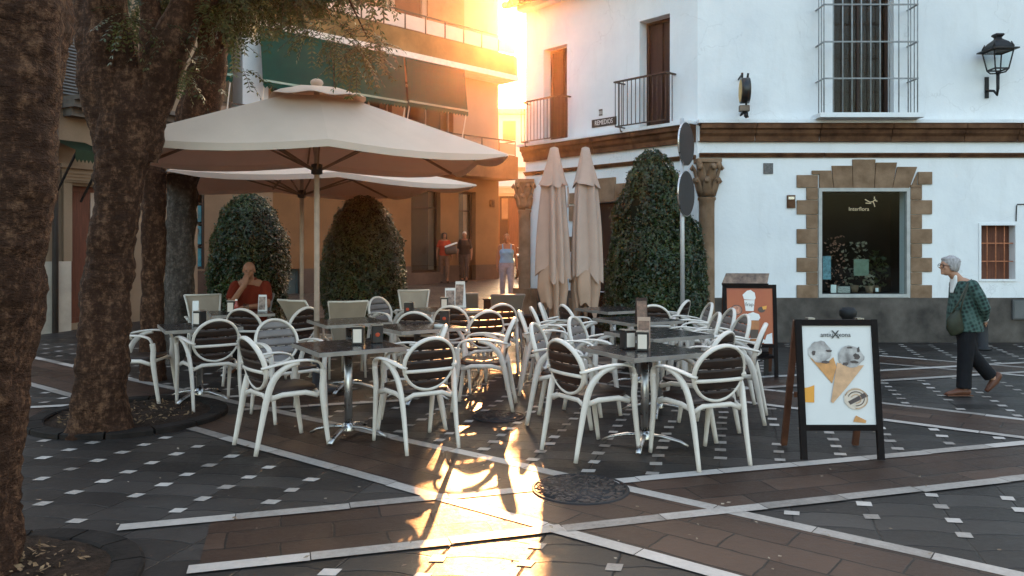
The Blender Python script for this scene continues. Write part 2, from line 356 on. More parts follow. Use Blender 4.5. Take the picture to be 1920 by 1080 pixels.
def ribbon(mb, p, d, t0, t1, wd, z, holes=(), gap=.006, seg=(.55, .75)):
    n = Vector((-d.y, d.x)); t = t0
    while t < t1:
        L = random.uniform(*seg); e = min(t+L, t1) - gap
        j = random.uniform(-.008, .008); k = random.uniform(-.006, .006)
        c = p + d*(t+e)/2
        if clip_ok(c) and not any(abs((c-hp).dot(Vector((-hd.y, hd.x)))) < hw for hp, hd, hw in holes):
            vs = [p+d*t+n*(-wd/2+j), p+d*e+n*(-wd/2+j+k), p+d*e+n*(wd/2+j+k), p+d*t+n*(wd/2+j)]
            if e > t + .02: mb.add([(v.x, v.y, z) for v in vs], [(0, 1, 2, 3)])
        t = e + gap
def bandpoly(mb, pa, pb, d, t0, t1, z):
    # strip of paving between two parallel lines
    pb0 = pb + d*((pa - pb).dot(d))
    n = int((t1-t0)/.25); 
    for i in range(n):
        a, b = t0 + (t1-t0)*i/n, t0 + (t1-t0)*(i+1)/n
        q = [pa+d*a, pa+d*b, pb0+d*b, pb0+d*a]
        if clip_ok((q[0]+q[2])/2) and clip_ok(q[0]) and clip_ok(q[2]): mb.add([(v.x, v.y, z) for v in q], [(0, 1, 2, 3)])
ba = MB(); bandpoly(ba, A1, A2, DA, -6, 11, .003); bandpoly(ba, A3, A4, DA, -4, 3.4, .003); bandpoly(ba, A5, A6, DA, -5, 1.9, .003)
o = ba.build('paving_band', M['bandA']); o['kind'] = 'structure'
bb = MB(); bandpoly(bb, B1, B2, DB, -5, 9.5, .005); bandpoly(bb, B3, B4, DB, -7, 4.2, .005); bandpoly(bb, B5, B6, DB, -6, 1.5, .005)
o = bb.build('paving_band', M['bandB']); o['kind'] = 'structure'
sp = MB(); ribbon(sp, B1, DB, -5, 9.5, .10, .007); ribbon(sp, B2, DB, -5, 9.5, .10, .007)
for b_ in (B3, B4): ribbon(sp, b_, DB, -7, 4.2, .09, .007)
for b_ in (B5, B6): ribbon(sp, b_, DB, -6, 1.5, .09, .007)
for a_, t0, t1 in ((A1, -6, 11), (A2, -6, 11), (A3, -4, 3.4), (A4, -4, 3.4), (A5, -5, 1.9), (A6, -5, 1.9)): ribbon(sp, a_, DA, t0, t1, .10, .009)
o = sp.build('paving_strip', M['strip']); o['kind'] = 'structure'
def inside(p, a, b, d, m_=.09):
    n = Vector((-d.y, d.x)); x, y, v = a.dot(n), b.dot(n), p.dot(n); return min(x, y)-m_ < v < max(x, y)+m_
ins = MB()
for i in range(-40, 60):
    for j in range(-60, 40):
        p = O0 + UV_U*i + UV_V*j
        if not (2.6 < p.y < 12.3 and -9.5 < p.x < 9.5): continue
        if inside(p, A1, A2, DA) or inside(p, B1, B2, DB) or inside(p, B3, B4, DB) or not clip_ok(p): continue
        if p.x > 2 and inside(p, A3, A4, DA) or p.x > 2 and p.y > 8 and inside(p, B5, B6, DB): continue
        if p.x < -1.5 and inside(p, A5, A6, DA) or random.random() < .10: continue
        r = Matrix.Rotation(random.uniform(-.12, .12), 2); a = r @ UV_U.normalized() * .042 * random.uniform(.85, 1.1); b = r @ UV_V.normalized() * .039 * random.uniform(.85, 1.1)
        c = p + Vector((random.uniform(-.008, .008), random.uniform(-.008, .008)))
        ins.add([(*(c-a-b), .004), (*(c+a-b), .004), (*(c+a+b), .004), (*(c-a+b), .004)], [(0, 1, 2, 3)])
o = ins.build('paving_inset', M['strip']); o['kind'] = 'structure'
# ------------------------------------------------------------------ building helpers
def wall(mb, x0, x1, z0, z1, ops=(), depth=.3, y=0):
    xs = sorted({x0, x1} | {v for o in ops for v in o[:2]}); zs = sorted({z0, z1} | {v for o in ops for v in o[2:4]})
    xs = [v for v in xs if x0 <= v <= x1]; zs = [v for v in zs if z0 <= v <= z1]
    for a, b in zip(xs, xs[1:]):
        for c, d in zip(zs, zs[1:]):
            mx, mz = (a+b)/2, (c+d)/2
            if any(o[0] < mx < o[1] and o[2] < mz < o[3] for o in ops): continue
            mb.add([(a, y, c), (b, y, c), (b, y, d), (a, y, d)], [(0, 1, 2, 3)])
    for (a, b, c, d) in ops:
        e = y + depth
        mb.add([(a, y, c), (a, y, d), (a, e, d), (a, e, c)], [(0, 1, 2, 3)]); mb.add([(b, y, c), (b, e, c), (b, e, d), (b, y, d)], [(0, 1, 2, 3)])
        mb.add([(a, y, d), (b, y, d), (b, e, d), (a, e, d)], [(0, 1, 2, 3)]); mb.add([(a, y, c), (a, e, c), (b, e, c), (b, y, c)], [(0, 1, 2, 3)])
def frame_mb(x0, x1, z0, z1, t, y0, y1, mull=(), rails=()):
    mb = MB(); mb.box(x0, y0, z0, x0+t, y1, z1); mb.box(x1-t, y0, z0, x1, y1, z1)
    mb.box(x0+t, y0, z1-t, x1-t, y1, z1); mb.box(x0+t, y0, z0, x1-t, y1, z0+t)
    for m in mull: mb.box(m-t/3, y0+.004, z0+t, m+t/3, y1-.004, z1-t)
    for m in rails: mb.box(x0+t, y0+.006, m-t/3, x1-t, y1-.006, m+t/3)
    return mb
def window(root, x0, x1, z0, z1, depth, fm, t=.06, mull=(), rails=(), name='window', back=None, glass=True):
    f = frame_mb(x0+.002, x1-.002, z0+.002, z1-.002, t, depth-.09, depth-.03, mull, rails).build(name, fm, root)
    if glass: MB().box(x0+t, depth-.065, z0+t, x1-t, depth-.055, z1-t).build('pane', M['glass'], f)
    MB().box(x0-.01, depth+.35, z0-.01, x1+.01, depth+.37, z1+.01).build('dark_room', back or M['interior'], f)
    return f
# ------------------------------------------------------------------ white corner building
WA = -atan2(3.0, 2.73); WL = sqrt(3**2 + 2.73**2)
wb = thing('white_building', 'whitewashed two-storey corner house with brown stone cornice, barred window and stone-framed shop window', 'building', (3.0, 12.5, 0))
def af(px):                                    # distance from the corner along the side facade, and depth
    r = (px-960)/F; a = (3-12.5*r)/(2.73+3*r); return -a*WL, 12.5+3*a
wf = bpy.data.objects.new('side_facade', None); C.objects.link(wf)   # local frame used for the facade's meshes only
bpy.data.objects.remove(wf)
rotL = Matrix.Rotation(WA, 4, 'Z')
def turn(mb):                                  # into the frame of the side facade (x runs from -WL to 0)
    mb.v = [tuple(rotL @ Vector(v)) for v in mb.v]; return mb
HT = 7.0
m = MB()
rx = lambda px: at(px, 12.5) - 3
rz_ = lambda py: zz(py, 12.5)
shopw = (rx(1535), rx(1704), rz_(557), rz_(355)); upw = (rx(1562), rx(1676), rz_(218), 6.0); smw = (rx(1838), rx(1903), rz_(524), rz_(422))
ops_up = [upw]; 
wall(m, 0, 12, .72, HT, [shopw, upw, smw], .30)
m.build('wall', M['white_wall'], wb)
d1 = (af(1199)[0], af(1256)[0], 3.56, 5.44); d2 = (af(1019)[0], af(1063)[0], 3.53, 5.39); gd = (-2.55, -1.35, 0, 2.35)
m = MB(); wall(m, -WL, 0, .72, HT, [d1, d2, (gd[0], gd[1], .72, gd[3])], .30); turn(m).build('wall', M['white_wall'], wb)
m = MB(); wall(m, 0, 12, -.2, .72, [], .1, -.03); m.add([(0, -.03, .72), (12, -.03, .72), (12, 0, .72), (0, 0, .72)], [(0, 1, 2, 3)]); m.build('dado', M['dado'], wb)
for a, b in ((-WL, gd[0]), (gd[1], -.02)):
    m = MB(); wall(m, a, b, -.2, .72, [], .1, -.03); m.add([(a, -.03, .72), (b, -.03, .72), (b, .02, .72), (a, .02, .72)], [(0, 1, 2, 3)]); turn(m).build('dado', M['dado'], wb)
# body behind the facades (blocks the sun), flat roof with tile eave
cL = Vector((-2.73, 3.0))
m = MB(); pl = [(cL.x+.9, cL.y+.9), (.9, 1.4), (11.9, 1.4), (11.9, 12.9), (-.7, 12.9)]
m.prism(pl, -.3, HT-.1); m.build('wall', M['white_wall'], wb)
m = MB(); m.add([(cL.x, cL.y, HT), (0, 0, HT), (12, 0, HT), (12, 13, HT), (-.9, 13, HT), (cL.x, cL.y, -.2), (-.9, 13, -.2), (12, 0, -.2), (12, 13, -.2)], [(0, 1, 2, 3, 4), (0, 4, 6, 5), (2, 7, 8, 3)]); m.build('side_wall', M['white_wall'], wb)
m = MB()                                       # eave of curved tiles along the side facade and round the corner
for i in range(int(WL/.17)+2):
    x = -WL - .15 + i*.17
    m.tube([(x, -.45, 6.32), (x, .2, 6.52)], .075, n=8)
turn(m)
ev = m.build('eave', mat('roof_tile', (.30, .16, .09), .85, .3, 6, .3, 30), wb)
m = MB(); m.box(-WL-.1, -.34, 6.36, 0, 0, 6.42); m.box(-WL-.05, -.2, 6.22, 0, 0, 6.36); turn(m).build('soffit', M['white_wall'], ev)
# cornices in blocks
def cornice(mb, x0, x1, z0, z1, out, step, jit=.0):
    x = x0
    while x < x1 - .01:
        e = min(x + step*random.uniform(.8, 1.15), x1)
        if x1 - e < .25: e = x1
        j = random.uniform(0, jit); h = z1 - z0
        prof = [(-out-j, z1), (-out-j, z1-h*.28), (-out*.72-j, z1-h*.36), (-out*.66-j, z1-h*.55), (-out*.4-j, z1-h*.72), (-out*.34-j, z0), (0, z0), (0, z1)]
        n = len(prof); vs = [(x+.004, y, z) for y, z in prof] + [(e-.010, y, z) for y, z in prof]
        mb.add(vs, [tuple(range(n)), tuple(range(n, 2*n))[::-1]] + [(i, n+i, n+(i+1) % n, (i+1) % n) for i in range(n)]); x = e
    return mb
zc0, zc1 = 3.24, 3.52
cornice(MB(), .02, 12, zc0, zc1, .16, 1.05, .006).build('cornice', M['stone_dark'], wb)
turn(cornice(MB(), -WL, -.02, zc0, zc1, .16, 1.1, .006)).build('cornice', M['stone_dark'], wb)
m = MB().box(.0, -.04, zc0+.01, 12, 0, zc1-.03); m.build('mortar_core', M['white_wall'], wb)
cornice(MB(), .02, 12, 2.985, 3.055, .07, 2.3, .004).build('string_course', M['stone_dark'], wb)
turn(cornice(MB(), -WL, -.02, 2.96, 3.03, .07, 2.3, .004)).build('string_course', M['stone_dark'], wb)
m = MB().box(-.02, -.18, zc1+.002, 12, 0, zc1+.055); m.build('ledge', M['white_wall'], wb)
turn(MB().box(-WL-.05, -.20, zc1+.002, -.02, 0, zc1+.055)).build('ledge', M['white_wall'], wb)
# shop window: stone surround of separate blocks, grey frame, glass, display box behind
m = MB(); random.seed(11)
ys = [328, 352, 375, 402, 429, 457, 483, 510, 534, 559]
xl, xr = 1535, 1704
g_ = .007
def blk(px0, py0, px1, py1, out=.02):
    a, b, c, d = rx(px0), rx(px1), rz_(py1), rz_(py0)
    m.box(a+g_/2, -out-random.uniform(0, .008), c+g_/2, b-g_/2, .0, d-g_/2)
for i in range(1, 9):
    lo = (1493 if i % 2 == 0 else 1511); hi = (1747 if i % 2 == 0 else 1728)
    blk(lo, ys[i], 1533, ys[i+1]); blk(1706, ys[i], hi, ys[i+1])
blk(1493, 328, 1533, 352); blk(1720, 322, 1747, 346)
blk(1706, 346, 1728, 352.5)
vo = [(1522, 1520, 1533, 352, 320), (1558, 1556, 0, 0, 311), (1597, 1595, 0, 0, 300), (1641, 1640, 0, 0, 306), (1681, 1674, 0, 0, 313), (1719, 1706, 0, 0, 0)]
tops = [(1521, 1558, 320), (1558, 1597, 311), (1597, 1641, 299), (1641, 1681, 305), (1681, 1719, 313)]
bots = [(1535, 1562), (1562, 1598), (1598, 1638), (1638, 1672), (1672, 1704)]
m.yprism([(rx(1707), rz_(351)), (rx(1719), rz_(346.5)), (rx(1719.3), rz_(323))], -.022, 0)
for (a, b, t), (c, d) in zip(tops, bots):
    p = [(rx(c)+g_/2, rz_(353)), (rx(d)-g_/2, rz_(353)), (rx(b)-g_/2, rz_(t)), (rx(a)+g_/2, rz_(t))]
    if a == 1521: p.insert(3, (rx(a)+g_/2, rz_(t))); p[4] = (rx(a)+g_/2, rz_(327)); p.append((rx(1535)+g_/2, rz_(327)))
    m.yprism(p, -.026-random.uniform(0, .008), 0)
m.build('stone_surround', M['stone'], wb, bevel=.004)
fx = frame_mb(shopw[0]-.01, shopw[1]+.01, shopw[2]-.005, shopw[3]+.02, .055, -.03, .06)
sw = fx.build('shop_window', mat('grey_frame', (.42, .41, .38), .6, .15, 8), wb)
MB().box(shopw[0]+.03, .02, shopw[2]+.03, shopw[1]-.03, .028, shopw[3]-.03).build('pane', M['glass'], sw)
m = MB(); x0, x1, z0, z1 = shopw; dd = 1.0
m.add([(x0, .3, z0), (x0, .3, z1), (x0-.2, dd, z1), (x0-.2, dd, z0), (x1, .3, z0), (x1, .3, z1), (x1+.2, dd, z1), (x1+.2, dd, z0)], [(0, 1, 2, 3), (4, 7, 6, 5), (3, 2, 6, 7), (1, 5, 6, 2), (0, 3, 7, 4)])
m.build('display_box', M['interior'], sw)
gold = mat('gilt_lettering', (.62, .48, .30), .5, .1)
W3 = Vector((3.0, 12.5, 0))
text_mb('Interflora', .088, 'lettering', gold, sw, (rx(1611), .012, rz_(392)), (R(90), 0, 0), .001)
m = MB()                                       # little running figure above the lettering
cx, cz = rx(1634), rz_(379)
for a, b in (((-.02, .0), (.03, .01)), ((.03, .01), (.075, .05)), ((.03, .01), (.05, -.035)), ((.05, -.035), (.06, -.075)), ((-.0, -.02), (-.09, -.015)), ((-.02, .0), (-.1, .045)), ((.055, .03), (.1, .015)), ((.05, .05), (.055, .09))):
    m.bar((cx+a[0], .0115, cz+a[1]), (cx+b[0], .0115, cz+b[1]), .014, .004, (0, 1, 0))
m.build('runner_emblem', gold, sw)
# grille window upstairs
ug = frame_mb(upw[0], upw[1], upw[2], upw[3], .05, .2, .26, mull=[(upw[0]+upw[1])/2]).build('barred_window', M['wood_dark'], wb)
MB().box(upw[0]+.05, .225, upw[2]+.05, upw[1]-.05, .232, upw[3]-.05).build('pane', M['glass'], ug)
MB().box(upw[0]-.05, .31, upw[2]-.05, upw[1]+.05, .6, upw[3]+.05).build('shutter', mat('shutter_dark', (.03, .014, .009), .7, .4, 6, stretch=(8, 8, .5)), ug)
m = MB(); gx0, gx1, gzb, gy = rx(1530), rx(1701), rz_(218), -.32
n = 11; gx = [gx0 + (gx1-gx0)*i/(n-1) for i in range(n)]
for i, x in enumerate(gx):
    m.tube([(x, gy, gzb), (x, gy, 5.9)], .011, n=6)
for zy in (155, 88, 20, -50):
    z = rz_(zy); m.bar((gx0-.01, gy, z), (gx1+.01, gy, z), .026, .02); m.bar((gx0, gy, z), (gx0, .0, z), .024, .02); m.bar((gx1, gy, z), (gx1, .0, z), .024, .02)
for x in (gx0, gx1):
    for y in (-.22, -.11): m.tube([(x, y, gzb), (x, y, 5.9)], .009, n=6)
m.build('window_grille', mat('blue_grey_iron', (.26, .27, .27), .55, .3, 9), wb)
m = MB(); m.box(gx0-.08, -.38, gzb-.075, gx1+.08, .02, gzb-.002); m.build('window_sill', M['white_wall'], wb)
# small barred window
sg = frame_mb(smw[0]-.03, smw[1]+.03, smw[2]-.03, smw[3]+.03, .035, -.02, .03).build('small_window', M['white_wall'], wb)
MB().box(smw[0], .15, smw[2], smw[1], .17, smw[3]).build('shutter', M['wood_red'], sg)
m = MB(); rust = mat('rusty_bar', (.42, .16, .08), .7, .3, 20)
for k in (1, 2, 3): x = smw[0] + (smw[1]-smw[0])*k/4; m.tube([(x, .05, smw[2]), (x, .05, smw[3])], .010, n=6)
for k in (1, 2): z = smw[2] + (smw[3]-smw[2])*k/3; m.bar((smw[0], .045, z), (smw[1], .045, z), .018, .016)
m.build('window_bars', rust, sg)
# balcony doors and iron balconies on the side facade
def balcony(d, pa, pb, lb):
    x0, x1, z0, z1 = d
    f = turn(frame_mb(x0, x1, z0, z1, .05, .20, .26, mull=[(x0+x1)/2])).build('balcony_door', M['wood_dark'], wb)
    turn(MB().box(x0+.04, .235, z0+.04, x1-.04, .26, z1-.04)).build('door_leaf', M['wood_dark'], f)
    m = MB(); a, b = af(pa)[0]+.08, af(pb)[0]-.02; y = -.26; zt = z0+.84
    k = int((b-a)/.085)
    for i in range(k+1):
        x = a + (b-a)*i/k; m.tube([(x, y, z0+.06), (x, y, zt)], .008, n=6)
    m.bar((a-.02, y, zt), (b+.02, y, zt), .05, .025); m.bar((a, y, z0+.07), (b, y, z0+.07), .02, .02); m.bar((a, y, zt), (a, 0, zt), .03, .02); m.bar((b, y, zt), (b, 0, zt), .04, .025); m.bar((a, y, z0+.07), (a, 0, z0+.07), .02, .02)
    for i in range(1, 3):
        for x in (a, b): m.tube([(x, y*i/3, z0+.06), (x, y*i/3, zt)], .008, n=6)
    m.tube([(a+.1, y, z0+.07), (a+.1, y+.02, z0-.02), (a+.1, 0, z0-.03)], .012, n=6)
    turn(m).build('balcony_railing', mat('railing', (.06, .04, .033), .55, .3, 20), wb)
balcony(d1, 1165, 1268, ''); balcony(d2, 990, 1071, '')
# doorway of the side facade, stone blocks
m = MB()
for k, (a, b, t) in enumerate([(gd[0]-.3, gd[0]+.05, 2.55), (gd[0]+.05, gd[0]+.35, 2.66), (gd[0]+.35, gd[0]+.85, 2.78), (gd[0]+.85, gd[1]-.05, 2.66), (gd[1]-.05, gd[1]+.3, 2.55)]): m.box(a+.004, -.04-.004*k, gd[3], b-.004, 0, t)
for k in range(8):
    e = .28 if k % 2 else .14
    z = .0+k*.29; m.box(gd[0]-e, -.035, z, gd[0]-.003, 0, z+.284); m.box(gd[1]+.003, -.035, z, gd[1]+e, 0, z+.284)
turn(m).build('stone_surround', M['stone'], wb)
f = turn(frame_mb(gd[0], gd[1], 0, gd[3], .09, .18, .26)).build('door', M['wood_dark'], wb)
turn(MB().box(gd[0]+.05, .2, 0, gd[1]-.05, .24, gd[3]-.05)).build('door_leaf', M['wood_dark'], f)
# corner columns with leafy capitals
def column(cx, cy, z0, zcap, zt, r):
    m = MB(); prof = [(r*1.35, z0+.0), (r*1.35, z0+.38), (r*1.1, z0+.42), (r*1.2, z0+.47), (r*1.0, z0+.52), (r*.97, zcap-.22), (r*1.0, zcap-.08), (r*1.15, zcap-.06), (r*1.15, zcap-.02)]
    m.lathe(prof, (cx, cy, 0), 20)
    h = zt - zcap
    for row, (rr, zz0, hh, nn) in enumerate(((1.0, 0, .5, 7), (1.12, .32, .55, 7))):
        for k in range(nn):
            t = 2*pi*(k + .5*row)/nn; c, s_ = cos(t), sin(t)
            pts = [(cx+c*r*rr*q, cy+s_*r*rr*q, zcap+h*(zz0+hh*u)) for q, u in ((.92, 0), (1.15, .35), (1.38, .75), (1.72, 1.0), (1.85, .84), (1.66, .74))]
            m.tube(pts, [(.075*r/.13, .022), (.08*r/.13, .026), (.07*r/.13, .026), (.05*r/.13, .03), (.035, .022), (.02, .012)], side=(-s_, c, 0), n=8)
    for k in range(4):
        t = pi/4 + k*pi/2; m.ell((cx+cos(t)*r*1.7, cy+sin(t)*r*1.7, zcap+h*.9), (r*.42, r*.42, h*.16), 10, 6)
    m.lathe([(r*.95, zcap), (r*1.1, zcap+h*.5), (r*1.4, zt)], (cx, cy, 0), 16)
    m.box(cx-r*1.55, cy-r*1.55, zt-.03, cx+r*1.55, cy+r*1.55, zt+.03)
    m.build('column', M['stone'], wb)
column(.14, -.03, 0, 2.36, 2.92, .125)
column(cL.x-.02, cL.y-.10, .08, 2.3, 2.85, .12)
m = MB(); m.prism([(cL.x-.25, cL.y-.05), (cL.x+.1, cL.y-.4), (cL.x+.3, cL.y-.2), (cL.x-.05, cL.y+.2)], 0, .72); m.build('plinth_stone', M['stone'], wb)
# small wall fittings
def flat(px0, py0, px1, py1, name, m_, label=None, cat=None, out=.02, D=12.5):
    o = MB().box(at(px0, D), D-out, zz(py1, D), at(px1, D), D-.0005, zz(py0, D)).build(name, m_, None, bevel=.003)
    return o
tag(flat(1431, 306, 1449, 326, 'wall_plaque', mat('grey_plaque', (.13, .12, .115), .6, .5, 40)), 'small square grey plaque on the white wall between corner column and shop window', 'plaque')
it = flat(1475, 366, 1490, 390, 'intercom', M['stone_dark'], out=.035); tag(it, 'small dark red intercom box beside the stone shop window frame', 'intercom')
MB().box(at(1477, 12.5), 12.5-.039, zz(374, 12.5), at(1488, 12.5), 12.5-.0352, zz(369, 12.5)).build('speaker_panel', M['metal'], it)
ub = thing('utility_box', 'grey meter hatch set in the dado at the far end of the white wall', 'utility box', (at(1910, 12.5), 12.5, rz_(580)))
MB().box(-.14, -.07, -.16, .22, -.031, .16).build('casing', mat('hatch_grey', (.09, .09, .088), .6, .15), ub, bevel=.004); MB().box(-.12, -.078, -.14, .2, -.0705, .14).build('door', mat('hatch_door', (.12, .12, .115), .6, .15), ub, bevel=.003)
m = MB(); m.tube([(at(1925, 12.5), 12.485, rz_(383)), (at(1907, 12.5), 12.485, rz_(383)), (at(1905, 12.5), 12.485, rz_(386)), (at(1904, 12.5), 12.485, rz_(415))], .008, n=6)
tag(m.build('wall_cable', M['iron']), 'thin cable running down the wall to the small barred window', 'cable')
# street name tiles and house number on the side facade
def on_side(px, py, out=.0):
    lx, D = af(px); q = rotL @ Vector((lx, -out, 0)); return Vector((3+q.x, 12.5+q.y, zz(py, D)))
c = on_side(1133, 229, .012); sn = thing('street_nameplate', 'row of dark tiled letters giving the street name between the two balconies', 'street sign', c, WA)
dk = mat('letter_tile', (.045, .032, .025), .4, .5, 40)
wid = (af(1156)[0] - af(1110)[0])
for k in range(8):
    x = -wid/2 + wid*k/8
    MB().box(x+.003, -.004, -.075, x+wid/8-.003, .011, .07).build('letter_tile', dk, sn)
text_mb('REMEDIOS', .12, 'lettering', M['paper'], sn, (0, -.006, -.003), (R(90), 0, 0), .001, sx=wid/.76)
c = on_side(1127, 211, .012); hn = thing('house_number', 'tiny tile with the number above the street name tiles', 'house number', c, WA)
MB().box(-.04, -.002, -.06, .04, .011, .06).build('tile', mat('number_tile', (.35, .33, .31), .5, .2), hn); MB().box(-.04, -.005, .03, .04, -.0022, .055).build('border', dk, hn); MB().box(-.04, -.005, -.055, .04, -.0022, -.035).build('border', dk, hn)
# round hanging sign
c = Vector((at(1399, 12.1), 12.1, 0)); rs = thing('hanging_sign', 'round black hanging sign with yellow face seen nearly edge-on', 'sign', (c.x, c.y, zz(170, 12.1)), R(-8))
m = MB(); vs = []; 
m.tube([(-.085, 0, 0), (.045, 0, 0)], [(.20, .20), (.20, .20)], side=(0, 1, 0), n=28); m.build('drum', M['black'], rs)
yf = mat('yellow_face', (.60, .38, .12), .5, .15, 12)
for s in (1, -1): MB().tube([(.046 if s > 0 else -.087, 0, 0), (.052 if s > 0 else -.092, 0, 0)], .17, side=(0, 1, 0), n=28).build('dial', yf, rs)
m = MB(); m.bar((-.06, 0, .19), (-.06, 0, .28), .03, .03); m.bar((.02, 0, .19), (.03, 0, .27), .035, .03); m.bar((0, 0, -.19), (.0, 0, -.34), .03, .03); m.bar((-.01, .0, -.29), (-.01, .42, -.29), .03, .03, (1, 0, 0)); m.bar((-.06, 0, .26), (-.06, .42, .26), .02, .02, (1, 0, 0)); m.build('bracket', M['iron'], rs)
m = MB(); m.box(-.11, -.05, -.33, .05, .05, -.23); m.build('lamp_box', mat('bronze', (.12, .09, .07), .4, .3, metal=.6), rs, bevel=.01)
m = MB(); m.tube([(0, 0, -.34), (-.0, 0, -.40), (.0, 0, -.43)], [.03, .035, .012], n=8); m.tube([(0, 0, -.42), (.04, 0, -.41)], .01, n=6); m.tube([(-.02, 0, -.33), (-.09, 0, -.39)], [.02, .015], n=6); m.build('finial', M['iron'], rs)
# wall lantern
lz = zz(180, 12.2); ln = thing('wall_lantern', 'black four-sided street lantern on a curled bracket against the white wall', 'street lamp', (at(1871, 12.2), 12.2, lz), 0)
k_ = 12.2/F*.9
m = MB(); m.tube([(0, .28, .14), (0, .1, .10), (0, .02, .02), (0, 0, .12), (0, 0, 46*k_)], [.02, .018, .02, .024, .026], n=8); m.bar((0, .285, .02), (0, .285, .36), .06, .02, (0, 1, 0))
m.ell((0, 0, 48*k_), (.035, .035, .03)); m.build('bracket', M['iron'], ln)
m = MB(); zb, zt_ = 55*k_, 92*k_; rb, rt = 14*k_, 20*k_
for sx in (-1, 1):
    for sy in (-1, 1):
        m.bar((sx*rb, sy*rb, zb), (sx*rt, sy*rt, zt_), .018, .018); m.tube([(0, 0, 47*k_), (sx*rb*.7, sy*rb*.7, zb-.05), (sx*rb, sy*rb, zb)], .012, n=6)
for r_, z in ((rb, zb), (rt, zt_)):
    for a, b in (((-1,-1),(1,-1)), ((1,-1),(1,1)), ((1,1),(-1,1)), ((-1,1),(-1,-1))): m.bar((a[0]*r_, a[1]*r_, z), (b[0]*r_, b[1]*r_, z), .022, .022)
m.build('lantern_frame', M['iron'], ln)
m = MB()
for a, b in (((-1,-1),(1,-1)), ((1,-1),(1,1)), ((1,1),(-1,1)), ((-1,1),(-1,-1))):
    q = .96; m.add([(a[0]*rb*q, a[1]*rb*q, zb), (b[0]*rb*q, b[1]*rb*q, zb), (b[0]*rt*q, b[1]*rt*q, zt_), (a[0]*rt*q, a[1]*rt*q, zt_)], [(0, 1, 2, 3)])
m.build('lantern_glass', glass_mat('lamp_glass'), ln)
m = MB(); R4 = lambda t, z: 1
def sq(mb, prof):
    vs = []; 
    for r_, z in prof: vs += [(-r_, -r_, z), (r_, -r_, z), (r_, r_, z), (-r_, r_, z)]
    n = len(prof); mb.add(vs, [(i*4+k, i*4+(k+1) % 4, i*4+4+(k+1) % 4, i*4+4+k) for i in range(n-1) for k in range(4)])
sq(m, [(.0, zt_-.0), (28*k_, zt_+.01), (28*k_, zt_+.03), (21*k_, zt_+6*k_), (20*k_, zt_+10*k_), (14*k_, zt_+19*k_), (6*k_, zt_+26*k_), (5*k_, zt_+29*k_), (9*k_, zt_+34*k_), (8*k_, zt_+37*k_), (0, zt_+38*k_)])
for sx in (-1, 1):
    for sy in (-1, 1): m.tube([(sx*20*k_, sy*20*k_, zt_+7*k_), (sx*17*k_, sy*17*k_, zt_+18*k_)], [.02, .008], n=6)
m.build('lantern_roof', M['iron'], ln)
# shop display
def plant(name, label, loc, h, col, n=60, spread=.12, pot=True, seed=1, fl=.02):
    rnd = random.Random(seed); t = thing(name, label, 'plant', loc)
    if pot: MB().lathe([(0, 0), (.05, 0), (.07, .12), (.06, .12), (.0, .11)], n=12).build('pot', M['stone'], t)
    m = MB()
    for _ in range(n):
        a = rnd.uniform(0, 2*pi); q = rnd.random()**.5; p = Vector((cos(a)*spread*q, sin(a)*spread*q, .1 + (h-.1)*rnd.random()))
        b = rnd.uniform(0, 2*pi); u = Vector((cos(b), sin(b), rnd.uniform(.2, 1))).normalized()*fl*2; v = u.orthogonal().normalized()*fl
        m.add([p-u*.5, p+v, p+u*.9, p-v], [(0, 1, 2, 3)])
    m.build('foliage', col, t); return t
fl1 = mat('pink_flower', (.22, .10, .06), .6, .4, 30); lf = M['leaf']; fl2 = mat('pale_flower', (.2, .17, .11), .6, .3, 30)
Z0 = rz_(552)
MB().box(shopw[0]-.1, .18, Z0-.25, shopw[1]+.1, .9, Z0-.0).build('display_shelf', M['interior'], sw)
sx_ = lambda px: at(px, 12.9); 
plant('flower_arrangement', 'tall arrangement of pinkish flowers at the side of the shop window display', (sx_(1566), 12.95, Z0), .95, fl1, 90, .16, True, 3)
plant('potted_plant', 'spiky pale plant in the middle of the shop window display', (sx_(1612), 13.1, Z0), .85, fl2, 70, .2, True, 4, .028)
plant('leafy_plant', 'dark leafy plant beside the shop window display card', (sx_(1655), 13.1, Z0), .7, lf, 90, .16, True, 5, .03)
plant('low_bouquet', 'low cream bouquet in front of the green display card', (sx_(1625), 12.8, Z0), .32, fl2, 40, .08, True, 6)
def card(px0, py0, px1, py1, m_, name, label, cat, D=12.75, lean=0):
    o = MB().box(at(px0, D), D, zz(py1, D), at(px1, D), D+.012, zz(py0, D)).build(name, m_); return tag(o, label, cat)
card(1601, 486, 1629, 517, mat('green_card', (.17, .21, .15), .7, .2, 12), 'display_card', 'pale green card standing among the plants in the shop window', 'card', 12.9)
card(1543, 480, 1558, 524, mat('blue_card', (.14, .26, .30), .6, .5, 22), 'blue_leaflet_rack', 'pale blue leaflet strip at the window edge of the display', 'leaflets')
card(1558, 534, 1568, 549, M['paper'], 'photo_card', 'small white leaning card low in the shop window', 'card'); card(1571, 537, 1594, 549, mat('grey_cards', (.35, .33, .3), .6, .6, 60), 'card_row', 'row of small grey gift cards on the window shelf', 'card'); card(1642, 540, 1647, 547, M['paper'], 'price_tag', 'tiny white price tag on the window shelf', 'price tag')
